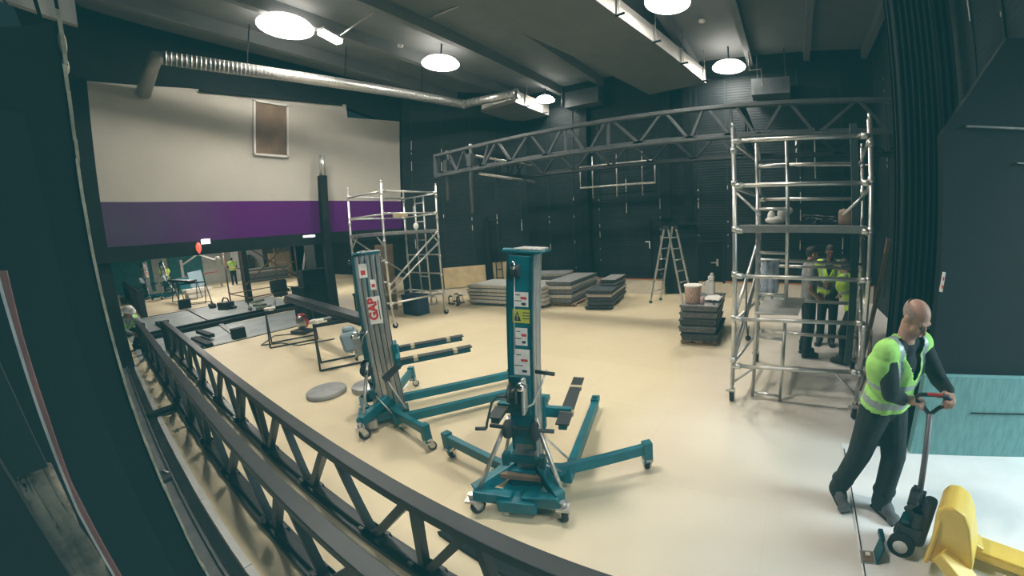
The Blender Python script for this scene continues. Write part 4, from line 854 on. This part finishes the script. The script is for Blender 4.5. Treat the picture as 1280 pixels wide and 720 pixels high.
def tl(x, y, z):
    c, s_ = math.cos(R(-28)), math.sin(R(-28)); x -= 1.05; y -= 2.04; return V((x * c + y * s_, -x * s_ + y * c, z))
MB().tube((-.10, 0, .40), tl(.952, 2.222, .98), .020).build('handle_pole', mat('grey_pole', (.16, .15, .16), .5, metal=.3), t)
G = [(.952, .97), (.905, 1.02), (.855, 1.055), (.85, 1.085), (.87, 1.10), (.952, 1.105), (1.04, 1.10), (1.06, 1.085), (1.055, 1.055), (1.0, 1.02), (.952, .97)]
hd = MB().path([tl(x, 2.222 - .1 * (x - .952), z) for x, z in G], .014).build('handle_loop', dkpl, t)
MB().bar(tl(.91, 2.215, 1.112), tl(1.0, 2.205, 1.112), .02, .012).build('release_lever', red, hd)
# ================================================================ PEOPLE
def remesh(mb, name, material, parent, voxel=.012, smooth=4, keep=None, mats=None, matfn=None, solid=0):
    o = mb.build(name, material)
    m = o.modifiers.new('r', 'REMESH'); m.mode = 'VOXEL'; m.voxel_size = voxel
    s_ = o.modifiers.new('s', 'SMOOTH'); s_.iterations = smooth; s_.factor = .5
    dg = bpy.context.evaluated_depsgraph_get(); dg.update()
    me = bpy.data.meshes.new_from_object(o.evaluated_get(dg)); old = o.data
    o.modifiers.clear(); o.data = me; bpy.data.meshes.remove(old); me.name = name
    me.materials.clear(); me.materials.append(material)
    for x in (mats or []): me.materials.append(x)
    if keep:
        bm = bmesh.new(); bm.from_mesh(me)
        bmesh.ops.delete(bm, geom=[f for f in bm.faces if not keep(f.calc_center_median())], context='FACES')
        bm.to_mesh(me); bm.free()
    for p in me.polygons:
        p.use_smooth = True
        if matfn: p.material_index = matfn(p.center)
    o.parent = parent
    if solid: md = o.modifiers.new('solid', 'SOLIDIFY'); md.thickness = solid; md.offset = 1
    return o
def cap(mb, a, b, ra, rb, n=14):
    a = V(a); b = V(b); mb.ball(a, ra, n, 8); mb.ball(b, rb, n, 8)
    if (b - a).length > 1e-4: mb.tube(a, b, ra, rb, n)
def hand(mb, wrist, d, palm_n, side, curl=.5, s=1.0):
    """palm + four unequal bent fingers + a thumb leaving the side of the palm"""
    d = V(d).normalized(); n_ = (V(palm_n) - d * V(palm_n).dot(d)).normalized(); x = d.cross(n_).normalized() * side
    w_ = V(wrist)
    for k in (-1.5, -.5, .5, 1.5): cap(mb, w_ + x * (k * .012) * s, w_ + (d * .085 + x * (k * .021)) * s, .014 * s, .0115 * s, 8)
    for k, L in ((-1.5, .060), (-.5, .074), (.5, .078), (1.5, .070)):
        p = w_ + (d * .088 + x * (k * .0215)) * s; ang = curl * .6
        for seg, f in enumerate((.45, .32, .23)):
            q = p + (d * math.cos(ang) + n_ * math.sin(ang)) * (L * 1.15 * f * s); cap(mb, p, q, (.0095 - .0012 * seg) * s, (.0088 - .0012 * seg) * s, 8); p = q; ang += curl * .95
    p = w_ + (d * .025 + x * .030) * s; q = p + (d * .032 + x * .026 + n_ * .014) * s; r_ = q + (d * .030 + n_ * .012 + x * .004) * s
    cap(mb, p, q, .014 * s, .011 * s, 8); cap(mb, q, r_, .010 * s, .0085 * s, 8)
def person(label, loc, heading, J, top=blacks, short=False, legs=navy, feet=boot, vest=None, skinm=skin, hairm=hair, bald=False, look=(0, 1, 0), hs=1.0, voxel=.012, helmet=None, curl=.6, group=None, bag=1.0, hem=-.04):
    """J: joints in a frame with +y facing, +x the person's right"""
    t = thing('person', label, 'person', loc, heading, group)
    D = dict(pelvis=(0, 0, .95), waist=(0, 0, 1.1), chest=(0, .01, 1.32), neck=(0, .0, 1.48), head=(0, .035, 1.63))
    for sx, n_ in ((-1, 'l'), (1, 'r')):
        D.update({'hip' + n_: (sx * .09, 0, .92), 'knee' + n_: (sx * .10, .02, .50), 'ankle' + n_: (sx * .105, -.02, .10), 'toe' + n_: (sx * .13, .15, .04), 'sho' + n_: (sx * .185, 0, 1.43), 'elb' + n_: (sx * .24, -.03, 1.14), 'wri' + n_: (sx * .23, .06, .90), 'hd' + n_: (sx * .0, .25, -1), 'pn' + n_: (-sx, 0, 0)})
    D.update(J); P = {k: V(v) for k, v in D.items()}
    ax = (P['neck'] - P['pelvis']); AL = ax.length; ax.normalize(); sd = (P['shor'] - P['shol']).normalized(); fw = ax.cross(sd).normalized() * 1.0
    if fw.dot(V((0, 1, 0))) < 0 and fw.dot(P['chest'] - P['pelvis']) < -1e9: fw = -fw
    fw = (sd.cross(ax) * -1).normalized()
    if fw.y < -.3: fw = -fw
    def uvw(p): d = V(p) - P['pelvis']; return d.dot(sd), d.dot(fw), d.dot(ax) / AL
    lk = V(look).normalized(); up = (V((0, 0, 1)) - lk * lk.z).normalized(); rt = lk.cross(up).normalized(); HR = M((rt, lk, up)).transposed()
    def hp(x, y, z): return P['head'] + (rt * x + lk * y + up * z) * hs
    # body: one continuous surface
    m = MB()
    m.ball(hp(0, -.012, .035), (.074 * hs, .094 * hs, .088 * hs), 18, 12, HR); m.ball(hp(0, .028, -.045), (.056 * hs, .062 * hs, .068 * hs), 16, 10, HR)
    m.ball(hp(0, .060, -.088), (.026 * hs, .024 * hs, .022 * hs), 10, 8, HR); cap(m, hp(0, .086, .018), hp(0, .108, -.022), .010 * hs, .0155 * hs, 8)
    cap(m, hp(-.034, .080, .034), hp(.034, .080, .034), .012 * hs, .012 * hs, 8); m.ball(hp(0, .088, -.052), (.022 * hs, .010 * hs, .010 * hs), 8, 6, HR)
    for sx in (-1, 1): m.ball(hp(sx * .077, -.012, .0), (.010 * hs, .021 * hs, .034 * hs), 10, 8, HR); m.ball(hp(sx * .042, .055, -.02), (.02 * hs, .022 * hs, .025 * hs), 8, 6, HR)
    cap(m, P['neck'], hp(0, -.02, -.06), .058, .052)
    cap(m, P['pelvis'], P['waist'], .105, .105); cap(m, P['waist'], P['chest'], .105, .115); cap(m, P['chest'], P['neck'], .10, .065)
    for n_ in 'lr':
        cap(m, P['sho' + n_], P['elb' + n_], .046, .038); cap(m, P['elb' + n_], P['wri' + n_], .039, .027)
        cap(m, P['sho' + n_], P['neck'] - ax * .04, .045, .05); cap(m, P['chest'], P['sho' + n_] - ax * .04, .10, .06)
        cap(m, P['hip' + n_], P['knee' + n_], .075, .05); cap(m, P['knee' + n_], P['ankle' + n_], .05, .036); cap(m, P['ankle' + n_], P['toe' + n_], .035, .028)
        hand(m, P['wri' + n_], P['hd' + n_], P['pn' + n_], 1 if n_ == 'r' else -1, curl)
    remesh(m, 'body', skinm, t, min(voxel, .0075), 3)
    for sx in (-1, 1): MB().ball(hp(sx * .031, .083, .012), .0115 * hs, 10, 8).build('eye', eyem, t)
    MB().ball(hp(0, .094, -.056), (.021 * hs, .006 * hs, .0055 * hs), 10, 6, HR).build('mouth', lipm, t)
    # hair
    if hairm:
        m = MB().ball(hp(0, -.018, .043), (.0795 * hs, .098 * hs, .093 * hs), 22, 14, HR)
        def kp(p):
            q = p - P['head']; a, b, c = q.dot(rt) / hs, q.dot(lk) / hs, q.dot(up) / hs
            if bald: return c < .075 and b < .02 and c > -.035 and (b < -.02 or abs(a) > .06)
            return (c > .05 + .25 * max(0, b)) or (b < -.02 and c > -.045)
        remesh(m, 'hair', hairm, t, .008, 1, keep=kp)
    if helmet:
        MB().lathe([(.001, .125), (.06, .115), (.10, .07), (.112, .02), (.135, .012), (.135, .0), (.108, 0)], hp(0, -.01, .055), up, 20).build('helmet', helmet, t)
    # trousers, boots
    m = MB(); cap(m, P['hipl'], P['hipr'], .105, .105); cap(m, P['pelvis'], P['pelvis'].lerp(P['waist'], .45), .118, .118)
    for n_ in 'lr':
        cap(m, P['hip' + n_], P['knee' + n_], .102 * bag, .080 * bag); cap(m, P['knee' + n_], P['ankle' + n_] - V((0, 0, .015)), .078 * bag, .066 * bag)
        k = P['knee' + n_].lerp(P['ankle' + n_], .75); m.ball(k, (.078 * bag, .082 * bag, .05))
    remesh(m, 'trousers', legs, t, voxel, 3)
    for n_ in 'lr':
        m = MB(); an, to = P['ankle' + n_], P['toe' + n_]; d = (to - an); d.z = 0; d.normalize(); x = d.cross(V((0, 0, 1)))
        zb = max(min(to.z, an.z) - .02, .012)
        cap(m, an + V((0, 0, .03)), an - d * .015 + V((0, 0, -.045)), .050, .046); cap(m, an - d * .02 + V((0, 0, -.05)), to + V((0, 0, .012)), .044, .038); cap(m, to - x * .02, to + x * .02, .036, .036); cap(m, an + V((0, 0, .02)), an.lerp(to, .6) + V((0, 0, .012)), .054, .044)
        o = remesh(m, 'boot', feet, t, .010, 2)
        q = [an - d * .062 - x * .036, to + d * .03 - x * .034, to + d * .03 + x * .034, an - d * .062 + x * .036]
        MB().prism([V((p.x, p.y, (an.z - .088) if i in (0, 3) else (to.z - .032))) for i, p in enumerate(q)], (0, 0, 0), (0, 0, .016)).build('sole', rubber, o)
    # shirt
    m = MB(); cap(m, P['pelvis'].lerp(P['waist'], .1), P['waist'], .128, .125); cap(m, P['waist'], P['chest'], .125, .135); cap(m, P['chest'], P['neck'] - ax * .05, .125, .085)
    for n_ in 'lr':
        s_ = P['sho' + n_]; cap(m, P['hip' + n_].lerp(P['sho' + n_], .08), P['waist'] + (s_ - P['chest']) * .35, .10, .10); cap(m, P['waist'] + (s_ - P['chest']) * .35, s_ - ax * .09, .10, .085)
        cap(m, s_, P['neck'] - ax * .03, .068, .062); e = P['elb' + n_]; w_ = P['wri' + n_]
        if short: cap(m, s_, s_.lerp(e, .62), .070, .066)
        else: cap(m, s_, e, .070, .058); cap(m, e, e.lerp(w_, .93), .057, .043)
    remesh(m, 'shirt', top, t, voxel, 3)
    if vest:
        m = MB(); cap(m, P['pelvis'].lerp(P['waist'], -.05), P['waist'], .150, .147); cap(m, P['waist'], P['chest'], .147, .158); cap(m, P['chest'], P['neck'] - ax * .04, .145, .10)
        for n_ in 'lr':
            s_ = P['sho' + n_]; cap(m, P['hip' + n_].lerp(P['sho' + n_], -.02), P['waist'] + (s_ - P['chest']) * .35, .120, .118); cap(m, P['waist'] + (s_ - P['chest']) * .35, s_ - ax * .09, .118, .104); cap(m, s_ - (s_ - P['neck']) * .02 - ax * .008, P['neck'] - ax * .03, .085, .080)
        def kv(p):
            u, v, w_ = uvw(p); r_ = (P['neck'] - V(p)).length
            if w_ < hem: return False
            if v > .02 and w_ > .58 and abs(u) < .012 + (w_ - .58) * .21: return False
            if r_ < .088 : return False
            return True
        def mf(p):
            u, v, w_ = uvw(p)
            if .12 < w_ < .22 or .42 < w_ < .50: return 1
            if w_ > .5 and .095 < abs(u) < .14: return 1
            return 0
        remesh(m, 'hi_vis_vest', vest, t, voxel, 3, keep=kv, mats=[reflect], matfn=mf, solid=.006)
    return t

# the walking worker with the pallet truck
def to_local(loc, h, J, keys_dir=('hdr', 'hdl', 'pnr', 'pnl')):
    c, s_ = math.cos(h), math.sin(h); out = {}
    for k, v in J.items():
        x, y, z = v
        if k not in keys_dir: x -= loc[0]; y -= loc[1]; z -= loc[2]
        out[k] = (x * c + y * s_, -x * s_ + y * c, z)
    return out
WL, WH = (.72, 2.49, 0), R(-142)
WJ = to_local(WL, WH, dict(pelvis=(.735, 2.50, .90), waist=(.745, 2.475, 1.03), chest=(.765, 2.44, 1.22), neck=(.785, 2.41, 1.385), head=(.825, 2.375, 1.535),
    hipr=(.665, 2.45, .87), hipl=(.805, 2.54, .87), kneer=(.615, 2.47, .50), kneel=(.85, 2.43, .52), ankler=(.525, 2.56, .13), anklel=(.845, 2.45, .115), toer=(.575, 2.42, .04), toel=(.93, 2.33, .04),
    shor=(.645, 2.305, 1.335), shol=(.925, 2.505, 1.345), elbr=(.685, 2.235, 1.10), elbl=(1.05, 2.42, 1.13), wrir=(.795, 2.295, 1.03), wril=(1.085, 2.305, 1.09), hdr=(.75, -.62, .25), hdl=(-.28, -.9, -.05), pnr=(.3, .2, -.9), pnl=(-.2, .0, -.9)))
person('bald worker in a lime hi-vis vest stepping forward, gripping the pallet truck handle', WL, WH, WJ,
    top=blacks, legs=navy, feet=bootg, vest=hivg, hairm=hairg, bald=True, look=(.10, .80, -.52), voxel=.010, curl=.9, bag=1.12, hem=.05)
# three men talking behind the near tower
person('dark haired man in a grey t-shirt standing in profile behind the near tower', (.36, 5.98, 0), R(-78), dict(
    elbr=(.23, -.05, 1.13), wrir=(.16, .13, .95), hdr=(-.4, .9, -.2), pnr=(-1, 0, -.2), elbl=(-.23, -.03, 1.13), wril=(-.15, .15, .97), hdl=(.4, .9, -.2), pnl=(1, 0, 0)), top=greyt, short=True, legs=navy, look=(-.1, .98, -.12))
person('man in a dark top and hi-vis vest facing the camera behind the tower', (.74, 6.62, 0), R(172), dict(
    elbr=(.24, .02, 1.13), wrir=(.10, .20, 1.10), hdr=(-.8, .5, .1), pnr=(0, -1, 0), elbl=(-.24, .02, 1.13), wril=(-.10, .22, 1.05), hdl=(.8, .5, .1), pnl=(0, -1, 0)), top=blacks, legs=navy, vest=hiv, skinm=skind, look=(-.15, .95, -.25))
person('man in a yellow hi-vis vest leaning forward beside the dark plank, seen from behind', (1.06, 5.84, 0), R(38), dict(
    pelvis=(0, -.05, .86), waist=(0, .0, 1.0), chest=(0, .10, 1.19), neck=(0, .19, 1.33), head=(0, .27, 1.45), hipr=(.09, -.05, .83), hipl=(-.09, -.05, .83), kneer=(.13, .06, .46), kneel=(-.15, .05, .46), ankler=(.18, -.05, .1), anklel=(-.22, -.08, .1), toer=(.22, .12, .04), toel=(-.28, .09, .04),
    shor=(.19, .14, 1.27), shol=(-.19, .14, 1.27), elbr=(.24, .26, 1.03), elbl=(-.25, .24, 1.02), wrir=(.17, .45, .95), wril=(-.17, .44, .95), hdr=(-.2, .9, -.2), hdl=(.2, .9, -.2)), top=blacks, legs=navy, vest=hiv, look=(.1, .9, -.4))
# crouching worker at the far end of the floor beams
person('worker in a pale helmet and hi-vis vest crouching by the lattice beam ends', (-13.4, .22, 0), R(-60), dict(
    pelvis=(0, -.18, .42), waist=(0, -.10, .55), chest=(0, .05, .71), neck=(0, .18, .82), head=(0, .27, .92), hipr=(.10, -.16, .40), hipl=(-.10, -.16, .40), kneer=(.2, .22, .48), kneel=(-.2, .22, .48), ankler=(.16, -.02, .10), anklel=(-.16, -.02, .10), toer=(.19, .15, .04), toel=(-.19, .15, .04),
    shor=(.19, .11, .77), shol=(-.19, .11, .77), elbr=(.25, .30, .58), elbl=(-.25, .30, .58), wrir=(.14, .46, .46), wril=(-.14, .46, .46), hdr=(-.2, .8, -.5), hdl=(.2, .8, -.5)), top=greyt, legs=navy, vest=hivg, helmet=white, look=(0, .8, -.6), voxel=.014)
person('distant worker in a hi-vis vest working at the leaning lifts in the far hall', (-30.6, 2.75, 0), R(60), dict(elbr=(.25, .1, 1.15), wrir=(.16, .33, 1.18), hdr=(-.2, 1, .1), elbl=(-.25, .1, 1.15), wril=(-.16, .33, 1.2), hdl=(.2, 1, .1)), vest=hiv, voxel=.018)
person('distant worker in a hi-vis vest standing by the sheet stack in the far hall', (-31.2, 6.45, 0), R(90), dict(elbr=(.25, .05, 1.13), wrir=(.12, .22, 1.05), hdr=(-.5, .8, 0), elbl=(-.25, .05, 1.13), wril=(-.12, .22, 1.05), hdl=(.5, .8, 0)), vest=hiv, voxel=.018)

# ================================================================ THINGS IN THE HALL BEYOND
for i, (x, y, lab) in enumerate(((-14.0, 2.2, 'added lamp over the grey floor panels in the hall beyond'), (-18.5, 3.2, 'added lamp in the middle of the hall beyond'), (-23.5, 3.5, 'added lamp over the distant trestles'), (-28, 3.5, 'added lamp over the distant leaning lifts'), (-32, 6, 'added lamp before the far wall'), (-17.5, 8.2, 'added lamp at the right of the hall beyond'), (-25, 8, 'added lamp over the distant deck stack'))):
    t = thing('added_bay_lamp', lab, 'lamp', (x, y, 2.87), group='added lamps under the low ceiling beyond')  # unseen lamps added to brighten the hall beyond
    MB().lathe([(.001, -.02), (.28, -.02), (.28, 0), (.001, 0)], n=20).build('lens', lampf, t); MB().lathe([(.05, .09), (.29, .02), (.31, -.01), (.285, -.01)], n=20).build('shade', alud, t)
def copy_lift(src, label, loc, rot):
    c = copy_tree(src); c.location = loc; c.rotation_euler = rot; c['label'] = label; return c
copy_lift(lf2, 'distant lift with an upright mast at the left of the far hall', (-29.6, 1.55, 0), (0, 0, R(40)))
copy_lift(lf2, 'distant lift leaning on its side wheels, right of the other distant lift', (-27.6, 2.5, 0.05), (R(-4), R(-7), R(70)))
trestle('distant black trestle, nearer one of the pair in the far hall', -22.6, 2.95, R(55), 1.15, .92, group='trestles in the far hall')
trestle('distant black trestle, further one of the pair in the far hall', -25.2, 3.0, R(55), 1.15, .92, group='trestles in the far hall')
tag(MB().bar((-26.0, 2.5, 1.0), (-22.2, 2.95, 1.0), .2, .1).build('steel_channel', trussm), 'dark beam laid over the distant trestles', 'beam')
t = thing('gable_frame', 'pale frame with a pitched top standing in the far hall', 'frame', (-32.6, 4.9, 0)); MB().bar((0, -1.05, 0), (0, -1.05, 1.9), .14).build('post', boardl, t); MB().bar((0, 1.0, 0), (0, 1.0, 1.75), .06).build('post', boardl, t); MB().bar((0, -1.05, 1.55), (0, -.1, 2.15), .09).bar((0, -.1, 2.15), (0, 1.0, 1.65), .06).build('rafter', boardl, t); MB().bar((0, -1.05, .85), (0, 1.0, .92), .10).build('rail', redt, t)
t = thing('work_light', 'pale work light on a stand right of the pitched frame', 'light', (-31.6, 5.75, 0)); MB().tube((0, 0, 0), (0, 0, 1.5), .05).build('stand', boardl, t); MB().lathe([(.26, 0), (.10, .55), (.08, .56), (.001, .56)], (0, 0, 1.35), n=16).build('lamp_head', boardl, t)
tC, a_, b_, c_, d_ = tower('rusty scaffold tower with crossed braces in the hall beyond', [(-16.6, 3.75), (-16.9, 5.75), (-19.2, 5.65), (-18.9, 3.65)], 2.75, 'scaffold towers', [('AB', .45, .45)], [('AB', .9, 2.4), ('BC', .9, 2.4), ('AB', 2.4, .9), ('DC', .5, .5)], None, [('AD', (.5, 1.5, 2.5)), ('BC', (.5, 1.5, 2.5))], metal=rust)
stack('grey sheet, %s in the long stack in the far hall', -30.9, 6.85, R(78), 2.9, 1.2, .0, 6, .14, edgeg, boardg, .05, 12, alt={1: (edged, boardg), 4: (edgel, boardg)})
t = thing('swivel_chair', 'black upholstered chair standing before the rusty scaffold', 'chair', (-16.9, 5.0, 0), R(80))
MB().box((0, 0, .36), (.5, .48, .12)).build('seat', dkpl, t, bevel=.04); MB().box((0, .24, .66), (.62, .14, .48), rx=-.15).build('backrest', dkpl, t, bevel=.06)
for sx in (-1, 1):
    MB().box((sx * .29, .0, .52), (.07, .4, .07)).build('armrest', dkpl, t, bevel=.02)
    for sy in (-1, 1): MB().tube((sx * .2, sy * .18, .32), (sx * .27, sy * .26, 0), .018).build('leg', alud, t)
for i, (x, y) in enumerate(((-19.6, 3.1), (-18.3, 3.35))):
    t = thing('power_tool', ['small dark tool on the floor, left one before the rusty scaffold', 'larger dark tool on the floor, right one before the rusty scaffold'][i], 'tool', (x, y, 0), .4 * i); s_ = 1 + .6 * i
    MB().box((0, 0, .09 * s_), (.34 * s_, .22 * s_, .18 * s_)).build('body', dkpl, t, bevel=.02); MB().path([(-.12 * s_, 0, .18 * s_), (-.06, 0, .28 * s_), (.1 * s_, 0, .26 * s_), (.14 * s_, 0, .17 * s_)], .025).build('handle', dkpl, t); MB().tube((.17 * s_, 0, .08), (.32 * s_, .05, .08), .05).build('nose', trussm, t)
dup(bpy.data.objects['folding_ladder'], 'distant pale folding ladder at the right of the far hall', (-29.5, 10.9, 0), R(60))
truss('lattice_beam', 'dark lattice beam standing at the left of the far hall', -33.5, -20.6, 1.0, .0, .95, [(-20.8 - i * .9, -21.2 - i * .9) for i in range(14)] + [(-21.6 - i * .9, -21.25 - i * .9) for i in range(14)], trussm, 'lattice beams in the far hall')
tag(MB().box((-30.2, 3.5, .45), (.6, .6, .9)).build('teal_cabinet', teal, bevel=.03), 'teal box beside the distant leaning lift', 'box')
tag(MB().box((-29.9, 4.15, .75), (.08, .7, .9), rx=.1).box((-29.8, 4.15, .2), (.3, .3, .4)).build('pale_blue_panel', mat('pale_blue_panel', (.32, .46, .56), .6)), 'pale blue panel on a block left of the pitched frame', 'panel')
tag(MB().box((-26.4, 3.6, .35), (.7, 1.2, .16), rz=.2).box((-26.4, 3.6, .14), (.5, 1.0, .26), rz=.2).build('wrapped_sheets', whitep), 'white wrapped sheets lying behind the distant trestles', 'sheets')
tag(MB().box((-29.0, .35, .5), (3.0, .5, .12)).box((-29, .35, .22), (2.6, .4, .44)).build('loaded_bench', boardl), 'pale loaded bench behind the dark lattice beam in the far hall', 'bench')
tag(MB().box((-34.5, 8.2, 1.2), (.06, 2.2, 2.4)).build('grey_flat', boardl), 'grey flat standing behind the distant sheet stack', 'flat')
tag(MB().box((-34.2, 8.25, .75), (.3, .6, 1.5)).box((-34.2, 8.25, 1.65), (.3, .2, .3)).build('black_cabinet', dkpl), 'black cabinet before the grey flat in the far hall', 'cabinet')
tag(MB().box((-33.2, 10.1, 1.2), (.3, 1.5, 1.1)).box((-33.2, 10.1, .33), (.4, 1.2, .66)).build('tan_crate', tan), 'tan plywood crate at the right of the distant sheet stack', 'crate')

# ================================================================ DAYLIGHT FROM THE DOCK DOOR ON THE RIGHT, ADDED FILL SPOT
def area(name, loc, target, size, size_y, energy, color):
    ld = bpy.data.lights.new(name, 'AREA'); ld.shape = 'RECTANGLE'; ld.size = size; ld.size_y = size_y; ld.energy = energy; ld.color = color; ld.spread = R(95)
    o = bpy.data.objects.new(name, ld); COL.objects.link(o); o.location = loc
    o.rotation_euler = (V(target) - V(loc)).to_track_quat('-Z', 'Y').to_euler(); return o
area('dock_door_daylight', (5.6, 1.9, 3.0), (1.3, 2.6, .0), 2.2, 2.0, 98, (.74, .95, 1.0))
sp = bpy.data.lights.new('fill_spot', 'SPOT'); sp.energy = 560; sp.spot_size = R(50); sp.spot_blend = .7; sp.shadow_soft_size = .35; sp.color = (1, .95, .84)  # unseen fill light added to brighten the lifts from the camera side
so = bpy.data.objects.new('fill_spot', sp); COL.objects.link(so); so.location = (2.2, .2, 5.6); so.rotation_euler = (V((-3.0, 3.2, .6)) - so.location).to_track_quat('-Z', 'Y').to_euler()
